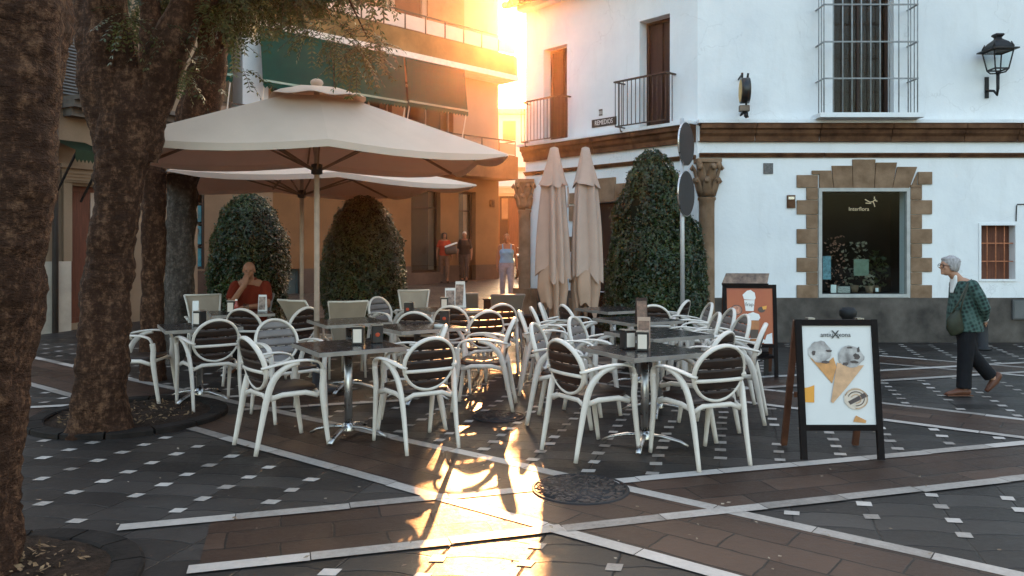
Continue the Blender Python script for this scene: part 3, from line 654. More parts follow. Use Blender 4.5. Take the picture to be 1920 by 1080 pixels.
# ------------------------------------------------------------------ street sign, bollards
sp_ = thing('traffic_sign', 'grey pole with two round traffic signs seen from behind, in front of the tall hedge', 'traffic sign', (at(1280, 10.5), 10.5, 0))
MB().tube([(0, 0, 0), (-.01, 0, zz(222, 10.5))], .03, n=14).build('pole', mat('galvanised', (.46, .45, .44), .4, .12, 6, metal=.3), sp_)
for zc, rr in ((zz(270, 10.5), 40), (zz(363, 10.5), 42)):
    r_ = rr*10.5/F; x = .028; rt_ = Matrix.Rotation(R(57), 4, 'Z')
    m = MB(); m.tube([(0, -.012, 0), (0, .004, 0)], r_, side=(1, 0, 0), n=36); m.v = [tuple(rt_ @ Vector(v) + Vector((x+.015, 0, zc))) for v in m.v]; d_ = m.build('sign_disc', mat('sign_back', (.025, .025, .027), .5, .2), sp_)
    m = MB(); m.lathe([(r_, -.014), (r_+.008, -.01), (r_+.008, .006), (r_, .01)], n=36); m.v = [tuple(rt_ @ Vector((v[0], v[2], v[1])) + Vector((x+.015, 0, zc))) for v in m.v]; m.build('rim', M['metal'], d_)
    m = MB(); m.bar((0, -.03, zc+.12), (x+.02, .03, zc+.12), .04, .02); m.bar((0, -.03, zc-.12), (x+.02, .03, zc-.12), .04, .02); m.build('clamp', M['metal'], sp_)
def bollard(px, D, label, h=.78):
    t = thing('bollard', label, 'bollard', (at(px, D), D, 0), 0, 'iron bollards along the white wall')
    MB().lathe([(.0, 0), (.13, 0), (.13, .03), (.085, .05), (.08, h-.22), (.095, h-.2), (.095, h-.17), (.07, h-.15)], n=18).build('post', M['iron'], t)
    MB().lathe([(.07, h-.15), (.10, h-.11), (.105, h-.05), (.07, h-.01), (0, h)], n=18).build('cap', M['iron'], t)
bollard(1841, 11.6, 'black bollard behind the walking old woman'); bollard(1590, 9.6, 'black bollard showing its cap above the ice-cream board', .80)
# ------------------------------------------------------------------ apartment block with green awnings (recedes to the street)
LR = Vector((-.45, 26)); LA = R(45); LLEN = 14.5; L0 = LR - Vector((cos(LA), sin(LA)))*LLEN
ab = thing('apartment_block', 'ochre and peach apartment block with long balconies and green awnings receding to the lane', 'building', (L0.x, L0.y, 0), LA)
def lf_(px):
    r = (px-960)/F; s = (LR.x - r*LR.y)/(sin(LA) - r*cos(LA)); s = (LR.x - r*LR.y)/(cos(LA) - r*sin(LA)); return LLEN - s, LR.y - s*sin(LA)
def lz_(px, py): return zz(py, lf_(px)[1])
lx = lambda px: lf_(px)[0]
w1 = (lx(771), lx(826), .75, 3.32); w2 = (lx(860), lx(892), .45, 3.32); gdoor = (lx(524), lx(562), .1, 3.3); pst = (lx(343), lx(383), 1.0, 3.1)
brown_panel = mat('brown_panel', (.20, .085, .045), .8, .15, 3); teal_door = mat('teal_door', (.05, .085, .085), .5, .2, 3)
m = MB(); wall(m, 6.3, LLEN, .95, 3.75, [(w1[0], w1[1], .95, w1[3]), (w2[0], w2[1], .95, w2[3])], .28); m.build('wall', M['ochre_wall'], ab)
m = MB(); wall(m, 0, 6.3, .95, 3.75, [(gdoor[0], gdoor[1], .95, gdoor[3]), pst], .28); m.build('wall', M['beige_wall'], ab)
m = MB(); wall(m, 0, LLEN, -.3, .95, [(w1[0], w1[1], .75, .95), (w2[0], w2[1], .45, .95), (gdoor[0], gdoor[1], .1, .95)], .3, -.02); m.build('dado', mat('brown_dado', (.10, .07, .055), .85, .3, 2, .3, 20), ab)
window(ab, *w1, .28, M['wood_dark'], .07, rails=[2.75], name='shop_front', back=mat('shop_dark', (.05, .035, .028), .8)); window(ab, *w2, .28, M['wood_dark'], .07, rails=[2.7], name='shop_door', back=mat('shop_dark2', (.05, .035, .028), .8))
f = frame_mb(*gdoor, .06, .1, .16).build('shop_shutter', teal_door, ab); MB().box(gdoor[0]+.04, .12, .1, gdoor[1]-.04, .14, gdoor[3]-.05).build('shutter_panel', teal_door, f)
f = frame_mb(*pst, .05, .02, .1, rails=[1.55, 2.1, 2.6]).build('poster_case', M['black'], ab)
tl = mat('teal_poster', (.03, .22, .28), .4, .7, 4)
for a, b in ((1.06, 1.5), (1.6, 2.05), (2.15, 2.55)): MB().box(pst[0]+.05, .05, a, pst[1]-.05, .06, b).build('poster', tl, f)
m = MB()
for a, b, s_ in ((1.06, 1.5, 1), (1.6, 2.05, 2), (2.15, 2.55, 3)):
    rr = random.Random(s_)
    for _ in range(3):
        x = rr.uniform(pst[0]+.12, pst[1]-.12); z = rr.uniform(a+.12, b-.1); m.ell((x, .047, z), (rr.uniform(.03, .07), .003, rr.uniform(.05, .1)), 10, 6)
m.build('poster_print', mat('print_dark', (.02, .05, .06), .4, .3), f)
# floors: slab, solid balcony band, rail with panels, recessed wall
def level(z0, zs0, zs1, out, panels, x0=0, x1=LLEN):
    MB().box(x0, -out, zs0, x1+.12, .4, zs1).build('balcony_slab', mat('slab_brown', (.17, .095, .055), .85, .3, 2, .3, 18) if z0 else M['ochre_wall'], ab)
level(1, 3.75, 4.5, .8, None); 
MB().box(0, -.82, 7.0, LLEN+.14, .4, 7.17).build('drip_edge', mat('flaking_white', (.60, .52, .46), .8, .3, 6, .3, 30, col2=(.78, .70, .63)), ab)
MB().box(0, -.78, 7.173, LLEN+.12, .4, 7.80).build('balcony_band', mat('mossy_band', (.12, .085, .035), .9, .35, 1.6, .3, 18, col2=(.26, .16, .07)), ab)
def railing(zb, zt, y, x0, x1, step, pm):
    r = MB(); r.bar((x0, y, zt), (x1, y, zt), .04, .035); r.bar((x0, y, zb), (x1, y, zb), .04, .03)
    k = int((x1-x0)/step)
    for i in range(k+1):
        x = x0+(x1-x0)*i/k; r.tube([(x, y, zb), (x, y, zt)], .018, n=6)
    r.bar((x1, y, zt), (x1, 0, zt), .04, .035); r.build('balcony_railing', mat('rail_brown', (.08, .05, .035), .5, .2), ab)
    p = MB()
    for i in range(k):
        a, b = x0+(x1-x0)*i/k, x0+(x1-x0)*(i+1)/k; p.box(a+.03, y-.008, zb+.04, b-.03, y+.008, zt-.09)
    p.build('railing_panels', pm, ab)
cream = mat('cream_panel', (.58, .46, .38), .5, .08)
railing(7.82, 8.35, -.72, .3, LLEN+.05, .75, cream); railing(4.52, 5.0, -.74, .3, LLEN+.05, .75, mat('smoky_panel', (.34, .22, .15), .35, .1))
m = MB(); ow = [(lx(490)+.3, lx(560), 4.6, 6.5), (lx(580), lx(640), 4.6, 6.5), (lx(665), lx(735), 4.6, 6.5), (lx(760), lx(850), 4.6, 6.5)]
wall(m, lx(486), LLEN, 4.5, 7.0, ow, .3, .0); m.build('wall', M['peach_wall'], ab)
for o_ in ow: window(ab, *o_, .3, mat('white_frame2', (.6, .55, .5), .5, .1), .05, mull=[(o_[0]+o_[1])/2])
m = MB(); up = [(lx(735), lx(792), 7.85, 10.2), (lx(560), lx(640), 7.85, 10.2)]; wall(m, 0, LLEN, 7.8, 11.5, up, .2, .0); m.build('wall', M['peach_wall'], ab)
MB().box(up[0][0], .1, 7.85, up[0][1], .14, 10.2).build('brown_shutter', brown_panel, ab); MB().box(up[1][0], .1, 7.85, up[1][1], .14, 10.2).build('brown_shutter', brown_panel, ab)
MB().box(lx(800), -.06, 7.82, lx(868), -.003, 11.4).build('brick_pier', mat('orange_pier', (.42, .2, .1), .85, .15), ab)
for p_ in (640, 690, 728): MB().box(lx(p_), -.16, 7.82, lx(p_)+.12, -.002, 11.4).build('pillar', M['peach_wall'], ab)
MB().box(lx(436), -.55, 3.76+.8, lx(484), -.004, 6.99).build('pillar', mat('pale_pillar', (.66, .66, .66), .8, .06), ab)
m = MB(); wall(m, 0, lx(436), 4.5, 7.0, [], .3); m.build('wall', M['beige_wall'], ab)
MB().box(.02, .75, -.3, LLEN-.02, 9, 11.6).build('building_core', M['peach_wall'], ab)
m = MB(); m.add([(LLEN, 0, -.3), (LLEN, 9.02, -.3), (LLEN, 9.02, 11.6), (LLEN, 0, 11.6)], [(0, 1, 2, 3)]); m.add([(0, 0, -.3), (0, 9.02, -.3), (0, 9.02, 11.6), (0, 0, 11.6)], [(0, 3, 2, 1)]); m.build('side_wall', M['ochre_wall'], ab)
sc_ = MB().box(lx(917), -.12, 2.85, lx(924), -.004, 3.1).build('wall_lamp', M['stone_dark'], ab, bevel=.02)
# green awnings hanging outside the balcony edge
def awning(x0, x1, zb, label, zt=6.98):
    t = thing('green_awning', label, 'awning', (L0.x, L0.y, 0), LA, 'green roll-down awnings of the apartment block')
    # the canvas hangs from the slab edge
    m = MB(); nx, nz = 16, 8; vs = []
    for j in range(nz+1):
        for i in range(nx+1):
            u, v = i/nx, j/nz; vs.append((x0+(x1-x0)*u, -.84-.16*v-.02*sin(u*9+v*3)*v, zt+(zb-zt)*v))
    m.add(vs, [(j*(nx+1)+i, j*(nx+1)+i+1, (j+1)*(nx+1)+i+1, (j+1)*(nx+1)+i) for j in range(nz) for i in range(nx)], True)
    vs = [(v[0], v[1]+.012, v[2]) for v in vs]; m.add(vs, [(j*(nx+1)+i, (j+1)*(nx+1)+i, (j+1)*(nx+1)+i+1, j*(nx+1)+i+1) for j in range(nz) for i in range(nx)], True)
    m.build('canvas', M['green_canvas'], t)
    MB().bar((x0, -1.01, zb), (x1, -1.01, zb), .035, .05).build('bottom_bar', mat('pale_green_bar', (.28, .36, .28), .4, .1), t)
    m = MB(); k = int((x1-x0)/.11); poly = []
    for i in range(k):
        a, b = x0+(x1-x0)*i/k, x0+(x1-x0)*(i+1)/k; m.add([(a, -1.012, zb-.03), (b, -1.012, zb-.03), (b, -1.012, zb-.13), ((a+b)/2, -1.012, zb-.19), (a, -1.012, zb-.13)], [(0, 1, 2, 3, 4)])
    m.build('valance', M['green_canvas'], t)
    for x in (x0+.05, x1-.05): MB().bar((x, -1.0, zb), (x, -.74, zb-1.0), .03, .02).build('strut', M['white_frame'], t)
    return t
def awx(px):                                   # facade coordinate of a pixel on the plane in front of the slabs
    off = .84; ln = Vector((LR.x + sin(LA)*off, LR.y - cos(LA)*off)); r = (px-960)/F
    s = (ln.x - r*ln.y)/(cos(LA) - r*sin(LA)); return LLEN - s
awning(awx(487), awx(621), 5.62, 'green awning nearest the pale pillar, the broadest and greenest of the block')
awning(awx(623), awx(757), 5.66, 'green awning in the middle of the row, behind the parasol top')
awning(awx(760), awx(871), 5.70, 'brownish green awning nearest the sun at the far end of the row')
awning(awx(330), awx(431), 5.62, 'green awning half hidden by the leaning limb and leaves', 6.98)
# ------------------------------------------------------------------ house at the far left, seen between the trunks
HA = R(62); H0 = Vector((at(88, 13.6), 13.6)); lh = thing('beige_house', 'beige house with moulded doorway and louvred balcony seen between the two tree trunks', 'building', (H0.x, H0.y, 0), HA)
def hf(px):
    r = (px-960)/F; s = (H0.x - r*H0.y)/(r*sin(HA) - cos(HA)); return s, H0.y + s*sin(HA)
hx = lambda px: hf(px)[0]
hz = lambda px, py: zz(py, hf(px)[1])
dr = (hx(132), hx(132)+.95, .15, hz(140, 348)); LH = 3.2
m = MB(); wall(m, -2.5, LH, .0, 7.5, [dr], .25); m.build('wall', M['beige_wall'], lh)
pz = hz(110, 490)
m = MB(); m.box(-1.5, -.05, 0, hx(100)-.02, -.002, pz); m.box(hx(100)+.02, -.06, 0, hx(130), -.002, pz); m.build('plinth', mat('pale_plinth', (.42, .36, .29), .85, .25, 2, .2, 20), lh)
m = MB(); m.box(dr[0]-.16, -.06, pz, dr[0]-.003, -.002, dr[3]+.05); m.box(dr[1]+.003, -.06, 0, dr[1]+.16, -.002, dr[3]+.05); m.box(dr[0]-.2, -.08, dr[3]+.052, dr[1]+.2, -.002, dr[3]+.30); m.box(dr[0]-.24, -.13, dr[3]+.302, dr[1]+.24, -.002, dr[3]+.38)
for k in range(3): m.box(dr[0]-.14, -.1, dr[3]+.09+.06*k, dr[1]+.14, -.0805, dr[3]+.12+.06*k)
m.build('door_surround', M['beige_wall'], lh)
f = frame_mb(*dr, .1, .12, .2).build('door', M['wood_red'], lh); MB().box(dr[0]+.08, .15, .15, dr[0]+.47, .18, dr[3]-.08).build('door_leaf', M['wood_red'], f); MB().box(dr[0]+.475, .14, .15, dr[1]-.08, .17, dr[3]-.08).build('door_leaf', mat('door_beige', (.40, .31, .24), .6, .1), f)
bz = hz(150, 188)
m = MB(); m.box(hx(112), -.55, bz-.08, LH, 0, bz); m.box(hx(112), -.42, bz-.2, LH, 0, bz-.082); m.box(hx(118), -.25, bz-.34, LH, 0, bz-.202); m.build('balcony_slab', mat('dark_stone', (.12, .10, .085), .8, .3), lh)
m = MB()
for k in range(14): x = hx(112)+.03+k*.11; m.tube([(x, -.5, bz), (x, -.5, bz+.95)], .01, n=6)
m.bar((hx(112), -.5, bz+.95), (hx(112)+1.6, -.5, bz+.95), .04, .03); m.build('balcony_railing', M['iron'], lh)
sh = MB()
for k in range(30): sh.obox((hx(140), -.03, bz+.08+k*.058), (.5, 0, 0), (0, .022, .02), (0, .004, -.006))
sh.box(hx(140)-.55, -.05, bz+.0, hx(140)-.5, -.003, bz+1.85); sh.box(hx(140)+.5, -.05, bz, hx(140)+.55, -.003, bz+1.85); sh.build('louvred_shutter', mat('grey_louvre', (.16, .15, .145), .6, .1), lh)
MB().tube([(hx(98), -.09, 0), (hx(98), -.09, 7)], .05, n=10).build('drainpipe', mat('drain', (.06, .05, .045), .5, .2), lh)
MB().box(-2.4, .6, 0, LH-.05, 7, 7.6).build('building_core', M['beige_wall'], lh)
m = MB(); m.add([(LH, 0, 0), (LH, 7, 0), (LH, 7, 7.5), (LH, 0, 7.5)], [(0, 1, 2, 3)]); m.build('side_wall', M['beige_wall'], lh)
aw = thing('small_awning', 'small dark green scalloped awning over the doorway of the beige house', 'awning', (H0.x, H0.y, 0), HA)
az0, az1 = hz(135, 300), hz(120, 276); a0, a1 = hx(92), hx(155)
m = MB(); m.add([(a0, -.05, az1+.12), (a1, -.05, az1+.12), (a1, -.75, az0+.1), (a0, -.75, az0+.1)], [(0, 1, 2, 3), (3, 2, 1, 0)])
k = 9
for i in range(k):
    a, b = a0+(a1-a0)*i/k, a0+(a1-a0)*(i+1)/k; m.add([(a, -.751, az0+.1), (b, -.751, az0+.1), (b, -.751, az0-.06), ((a+b)/2, -.751, az0-.12), (a, -.751, az0-.06)], [(0, 1, 2, 3, 4)])
m.build('canvas', mat('awning_dark_green', (.022, .035, .018), .85, .2), aw)
for x in (a0+.05, a1-.05): MB().bar((x, -.72, az0+.08), (x, -.02, az0-.75), .03, .03).build('strut', M['iron'], aw)
# ------------------------------------------------------------------ end of the lane
e = thing('lane_house', 'low ochre house with brown double doors closing the lane', 'building', (-2.2, 33, 0))
gD = 33
m = MB(); dz = zz(368, gD); dro = (at(937, gD)+2.2, at(985, gD)+2.2+.6, .5, dz); wall(m, 0, 8, 0, 4.0, [dro], .3); m.build('wall', M['ochre_wall'], e)
m = MB().box(-.1, -.2, 3.8, 8, 0, 4.0); m.box(-.1, -.26, 4.002, 8, 0, 4.1); m.box(dro[0]-.12, -.1, dz+.003, dro[1]+.1, -.002, dz+.12); m.build('cornice', mat('cream_ledge', (.62, .48, .33), .8, .1), e)
xm = at(953, gD)+2.2
f = frame_mb(*dro, .08, .14, .22).build('door', M['wood_dark'], e)
MB().box(dro[0]+.06, .16, .5, xm-.02, .19, dz-1.0).build('door_leaf', M['wood_dark'], f); MB().box(xm+.02, .16, .5, dro[1]-.06, .19, dz-.06).build('door_leaf', M['wood_red'], f); MB().box(dro[0]+.06, .165, dz-.95, xm-.02, .195, dz-.06).build('fanlight', mat('ochre_panel', (.4, .24, .13), .7), f)
MB().box(.05, .6, 0, 7.9, 3, 4.05).build('building_core', M['ochre_wall'], e)
e = thing('far_house', 'tall pale sunlit house beyond the lane with one small brown window', 'building', (-9, 72, 0))
fw = mat('far_wall', (.80, .72, .60), .9, .06); ft = zz(215, 72)
m = MB(); m.box(0, 0, 0, 22, 6, ft); m.build('wall', fw, e); MB().box(-.3, -.5, ft, 22.3, 6, ft+.5).build('cornice', mat('far_cornice', (.5, .34, .2), .9), e)
wx = at(955, 72)+9; wz = zz(245, 72)
f = MB().box(wx-.6, -.06, wz-.9, wx+.6, -.004, wz+.9).build('window', M['wood_red'], e)
m = MB()
for k in range(3): x = 3+k*6; m.box(x, -.06, 5, x+1.2, -.004, 6.8)
m.box(0, -.25, 8.6, 22, 0, 8.9); m.build('balcony_line', mat('far_brown', (.3, .18, .1), .8), e)
# ------------------------------------------------------------------ oval-backed armchair (faces +x)
SEATZ = .44
def chair_proto():
    t = thing('armchair', 'x', 'chair', (0, 0, 0), 0)
    tilt = Vector((-.27, 0, 1)).normalized(); bc = Vector((-.235, 0, .655)); RW, RH = .205, .205
    def bp(u, v, o=0):                          # point on the back: u across, v up, o backwards; slightly hollow
        return bc + Vector((0, u, 0)) + tilt*v + Vector((-.96, 0, -.26))*(o) + Vector((.55*u*u, 0, 0))
    m = MB(); n = 36; vs = []
    ring = [(RW*cos(2*pi*k/n), RH*sin(2*pi*k/n)) for k in range(n)]
    for k in range(n):
        u, v = ring[k]; rad = Vector((0, u/RW, 0)) + tilt*(v/RH); rad.normalize(); c = bp(u, v); ax = Vector((-.96, 0, -.26))
        for q in range(8):
            a = 2*pi*q/8; vs.append(c + rad*cos(a)*.014 + ax*sin(a)*.021)
    m.add(vs, [(k*8+q, k*8+(q+1) % 8, ((k+1) % n)*8+(q+1) % 8, ((k+1) % n)*8+q) for k in range(n) for q in range(8)], True)
    m.build('back_frame', M['white_frame'], t)
    m = MB(); ri = .965; gaps = [-.125, -.045, .035, .115]; ed = [-RH*ri] + gaps + [RH*ri]; hg = .0038
    for a, b in zip(ed, ed[1:]):
        a2, b2 = a + (hg if a > -RH*ri else 0), b - (hg if b < RH*ri else 0); K = 12; L = []
        for j in range(4):
            v = a2 + (b2-a2)*j/3; h = RW*ri*sqrt(max(0, 1-(v/(RH*ri))**2)); L.append([bp(-h + 2*h*i/K, v, .0) for i in range(K+1)])
        nn = K+1; f_ = [p for r_ in L for p in r_]; off = Vector((-.0115, 0, -.003)); N = len(f_)
        fs = [(j*nn+i, j*nn+i+1, (j+1)*nn+i+1, (j+1)*nn+i) for j in range(3) for i in range(K)]; fs += [tuple(N+x for x in f[::-1]) for f in fs]
        bd = [i for i in range(nn)] + [j*nn+K for j in range(1, 4)] + [3*nn+i for i in range(K-1, -1, -1)] + [j*nn for j in range(2, 0, -1)]
        fs += [(bd[i], bd[i-1], N+bd[i-1], N+bd[i]) for i in range(len(bd))]
        m.add(f_ + [p+off for p in f_], fs, True)
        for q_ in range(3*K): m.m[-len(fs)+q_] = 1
    for gz_ in gaps:                            # short bridges across the slots
        for u in (-.10, 0, .10): c = bp(u, gz_, .005); m.obox(c, (0, .012, 0), (.0045, 0, 0), tilt*.0065)
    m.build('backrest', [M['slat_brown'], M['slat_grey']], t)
    # seat
    m = MB(); sh = [(.205, -.19), (.225, -.12), (.23, 0), (.225, .12), (.205, .19), (.15, .215), (0, .215), (-.12, .20), (-.17, .17), (-.19, 0), (-.17, -.17), (-.12, -.20), (0, -.215), (.15, -.215)]
    vs = []; nn = len(sh)
    for s_, z in ((.93, SEATZ+.018), (1, SEATZ+.008), (1, SEATZ-.008), (.96, SEATZ-.014)): vs += [(x*s_, y*s_, z + .010*(x > .15) - .0) for x, y in sh]
    fs = [(j*nn+i, j*nn+(i+1) % nn, (j+1)*nn+(i+1) % nn, (j+1)*nn+i) for j in range(3) for i in range(nn)]; 
    c0 = len(vs); vs.append((.01, 0, SEATZ+.004)); fs += [(c0, (i+1) % nn, i) for i in range(nn)]; vs.append((.01, 0, SEATZ-.014)); fs += [(c0+1, 3*nn+i, 3*nn+(i+1) % nn) for i in range(nn)]
    m.add(vs, fs, True); m.build('seat', M['slat_brown'], t)
    m = MB()
    for s in (-1, 1): m.tube([(.20, s*.232, .395), (.10, s*.225, .425), (-.08, s*.215, .425), (-.20, s*.20, .395)], [(.012, .02)]*4, side=(0, 1, 0), n=8)
    m.tube([(.215, -.225, .40), (.215, -.15, .422), (.215, .15, .422), (.215, .225, .40)], [(.012, .018)]*4, side=(1, 0, 0), n=8)
    m.tube([(-.195, -.195, .39), (-.19, -.12, .422), (-.19, .12, .422), (-.195, .195, .39)], [(.012, .018)]*4, side=(1, 0, 0), n=8)
    m.build('seat_frame', M['white_frame'], t)
    def smooth(pts, k=3):
        P = [Vector(p) for p in pts]; out = []
        for i in range(len(P)-1):
            a, b, c, d = P[max(i-1, 0)], P[i], P[i+1], P[min(i+2, len(P)-1)]
            for j in range(k):
                q = j/k; out.append(.5*((2*b) + (c-a)*q + (2*a-5*b+4*c-d)*q*q + (3*b-a-3*c+d)*q**3))
        return out + [P[-1]]
    for s in (-1, 1):
        m = MB(); p = smooth([(.285, s*.245, 0), (.255, s*.247, .20), (.228, s*.25, .42), (.232, s*.255, .53), (.225, s*.262, .60)]); m.tube(p, [(.014+.007*min(1, v.z/.4), .017+.009*min(1, v.z/.45)) for v in p], side=(0, 1, 0), n=10); m.build('leg', M['white_frame'], t)
        m = MB(); p = smooth([(-.285, s*.215, 0), (-.235, s*.215, .25), (-.20, s*.222, .42), (-.155, s*.236, .55), (-.07, s*.252, .635), (.03, s*.262, .668)]); m.tube(p, [(.014+.006*min(1, v.z/.4), .017+.010*min(1, v.z/.45)*(1 if v.z < .6 else .6)) for v in p], side=(0, 1, 0), n=10); m.build('leg', M['white_frame'], t)
        m = MB(); p = smooth([(.226, s*.261, .59), (.20, s*.266, .645), (.13, s*.268, .672), (.02, s*.262, .678), (-.10, s*.245, .665), (-.19, s*.222, .645), (-.235, s*.196, .632)]); m.tube(p, [(.022, .012)]*2+[(.024, .011)]*(len(p)-4)+[(.016, .011)]*2, side=(0, 1, 0), n=10); m.build('armrest', M['white_frame'], t)
    m = MB(); p = [bp(-.20+.40*i/8, -.045, .022) for i in range(9)]; m.tube(p, [(.008, .014)]*9, side=(1, 0, 0), n=8); m.build('crossbar', M['white_frame'], t)
    return t
def sling_proto(col, fr):
    t = thing('sling_chair', 'x', 'chair', (0, 0, 0), 0)
    m = MB(); m.add([(.22, -.22, .44), (.22, .22, .44), (-.2, .20, .42), (-.2, -.20, .42)], [(0, 1, 2, 3)]); m.v += [(a, b, c-.008) for a, b, c in m.v]; m.f += [[7, 6, 5, 4]]; m.m += [0]; m.sm += [False]; m.build('seat', col, t)
    m = MB(); K = 6; vs = []
    for j in range(K+1):
        q = j/K; z = .40 + .50*q; x = -.2 - .04*q - .15*q*q; w_ = .15 + .07*q
        for i in range(5): u = -1+i/2; vs.append((x-.012*(1-u*u), u*w_, z))
    fs = [(j*5+i, j*5+i+1, (j+1)*5+i+1, (j+1)*5+i) for j in range(K) for i in range(4)]; N = len(vs); m.add(vs + [(a-.008, b, c) for a, b, c in vs], fs + [tuple(N+x for x in f[::-1]) for f in fs], True); m.build('backrest', col, t)
    m = MB()
    for s in (-1, 1): m.tube([(-.20, s*.155, .40), (-.23, s*.18, .62), (-.30, s*.205, .80), (-.39, s*.225, .91)], .013, n=8); m.tube([(-.2, s*.2, .43), (.22, s*.22, .44)], .013, n=8)
    m.tube([(-.39, -.225, .91), (-.40, 0, .905), (-.39, .225, .91)], .013, n=8); m.tube([(.22, -.22, .44), (.22, .22, .44)], .013, n=8); m.build('frame', fr, t)
    for s in (-1, 1):
        MB().tube([(.24, s*.23, 0), (.22, s*.235, .44), (.2, s*.245, .63)], .014, n=8).build('leg', fr, t); MB().tube([(-.30, s*.21, 0), (-.2, s*.2, .43)], .014, n=8).build('leg', fr, t)
        MB().tube([(.21, s*.25, .63), (.1, s*.255, .655), (-.1, s*.245, .65), (-.245, s*.225, .64)], [(.022, .011)]*4, side=(0, 1, 0), n=8).build('armrest', fr, t)
    return t
G1 = 'oval-backed armchairs of the cafe terrace'; G2 = 'sling-backed chairs at the rear of the terrace'
chairs = [
 (-1.80, 6.02, 40, 'front-row armchair nearest the broad tree trunk, seen from behind its dark oval back'),
 (-.74, 6.04, 122, 'white armchair with brown slatted oval back between the nearest table and sunlit strip'),
 (-2.92, 7.48, 125, 'white armchair beside the trunk-side table, behind the front-row chair'),
 (-3.72, 7.72, 4, 'armchair half hidden behind the broad tree trunk with only its arm and legs showing'),
 (-2.05, 7.05, -48, 'armchair whose pale grey slatted back faces the camera behind the nearest parasol-side table'),
 (-.86, 6.68, 186, 'armchair with dark back peeping over the brown oval chair of the front row'),
 (-.26, 7.42, 176, 'white armchair seen side-on against the sunlit paving with its slim leaning back'),
 (-.38, 8.45, 118, 'armchair with bright glints between the slats, nearer of two overlapping ovals'),
 (-.22, 9.45, 112, 'farther of the two overlapping white oval chair backs near the sunlit lane'),
 (-1.0, 8.35, 86, 'dark-backed armchair turned away from the camera behind the table with the red-star dispenser'),
 (-.68, 9.15, 84, 'dark-backed armchair turned from the camera under the menu stand'),
 (-1.6, 10.3, -35, 'white-rimmed dark oval chair in front of the second topiary bush'),
 (-2.55, 8.85, 150, 'white-rimmed chair just beside the parasol pole'),
 (-2.92, 8.75, 80, 'dark-backed chair in front of the seated man'),
 (.58, 5.83, 32, 'front armchair right of the sunlit strip, its dark oval back turned to the light'),
 (1.37, 5.62, 112, 'nearest white armchair of all, its broad brown oval back beside the ice-cream board'),
 (.46, 6.80, -16, 'armchair with pale slatted back directly behind the front chair by the sunlit strip'),
 (.84, 7.38, -26, 'armchair with grey slatted back turned to the camera beyond the front right table'),
 (1.52, 6.4, 140, 'armchair whose dark oval back rises over the front right table edge'),
 (1.98, 6.95, 160, 'white-rimmed dark armchair touching the orange board'),
 (.36, 8.2, 0, 'edge-on armchair nearest the camera in the row by the closed parasols'),
 (.50, 8.75, 4, 'second edge-on armchair in the row by the closed parasols'),
 (.62, 9.3, -4, 'third edge-on armchair in the row by the closed parasols'),
 (.86, 9.15, 20, 'armchair with dark rimmed oval under the second closed parasol'),
 (2.12, 9.35, 178, 'farthest edge-on armchair in the row before the corner column'),
 (2.14, 8.5, 182, 'middle edge-on armchair in the row before the corner column'),
 (2.06, 7.72, 184, 'nearest edge-on armchair in the row before the corner column'),
 (1.98, 9.95, 150, 'white-rimmed oval armchair below the traffic sign pole'),
 (1.68, 9.3, 84, 'broad dark-backed armchair with its back to the camera in front of the tall hedge'),
 (1.85, 8.0, 176, 'armchair with pale bluish seat beside the middle right table'),
]
proto = chair_proto(); first = True
for x, y, a, lb in chairs:
    if first: place(proto, (x, y, .009), R(a)); proto['label'] = lb; proto['group'] = G1; first = False
    else: copy_tree(proto, (x, y, .009), R(a), lb, G1)
sg1 = sling_proto(mat('beige_sling', (.36, .29, .215), .8, .08, 6, .3, 300, dist=.001), mat('beige_frame', (.60, .54, .45), .4, .08)); place(sg1, (-2.02, 9.35, 0), R(108)); sg1['label'] = 'beige sling chair with tall tapered back right of the parasol pole'; sg1['group'] = G2
copy_tree(sg1, (-2.42, 9.5, 0), R(60), 'beige sling chair partly hidden by the parasol pole', G2)
copy_tree(sg1, (-1.38, 10.9, 0), R(-82), 'pale sling chair facing the camera behind the rimmed oval chair', G2)
copy_tree(sg1, (-3.9, 9.9, 0), R(-60), 'pale sling chair in the shade next to the rear tree trunk', G2)
sg2 = sling_proto(mat('grey_sling', (.13, .13, .11), .7, .1, 6, .3, 300, dist=.001), mat('dark_frame', (.16, .14, .12), .4, .1)); place(sg2, (-.12, 10.6, 0), R(100)); sg2['label'] = 'grey-green mesh chair beside the sunlit lane, last before the pavement'; sg2['group'] = G2
copy_tree(sg2, (-.62, 10.9, 0), R(80), 'grey mesh chair behind the paper menus, beside another mesh chair', G2)
# ------------------------------------------------------------------ square tables
def table_proto():
    t = thing('cafe_table', 'x', 'table'); S = .35
    MB().box(-S, -S, .722, S, S, .74).build('tabletop', M['table_top'], t, bevel=.004)
    m = MB(); e = .006
    m.box(-S-e, -S-e, .705, S+e, -S-.0005, .738); m.box(-S-e, S+.0005, .705, S+e, S+e, .738); m.box(-S-e, -S-.0005, .705, -S-.0005, S+.0005, .738); m.box(S+.0005, -S-.0005, .705, S+e, S+.0005, .738); m.build('edge_band', M['table_edge'], t)
    MB().tube([(0, 0, .06), (0, 0, .70)], .032, n=16).build('column', M['metal'], t); MB().lathe([(.055, .05), (.05, .09), (.034, .11)], n=16).build('collar', M['metal'], t); m = MB(); m.box(-.16, -.02, .695, .16, .02, .7215); m.box(-.02, -.16, .69, .02, .16, .7045); m.build('bracket', M['metal'], t)
    for k in range(4):
        a = pi/4 + k*pi/2; c, s = cos(a), sin(a)
        MB().tube([(c*.03, s*.03, .08), (c*.14, s*.14, .075), (c*.27, s*.27, .045), (c*.33, s*.33, .012)], [(.02, .014), (.024, .013), (.022, .012), (.022, .01)], side=(-s, c, 0), n=8).build('foot', M['metal'], t)
    return t
G3 = 'square pedestal tables of the cafe'
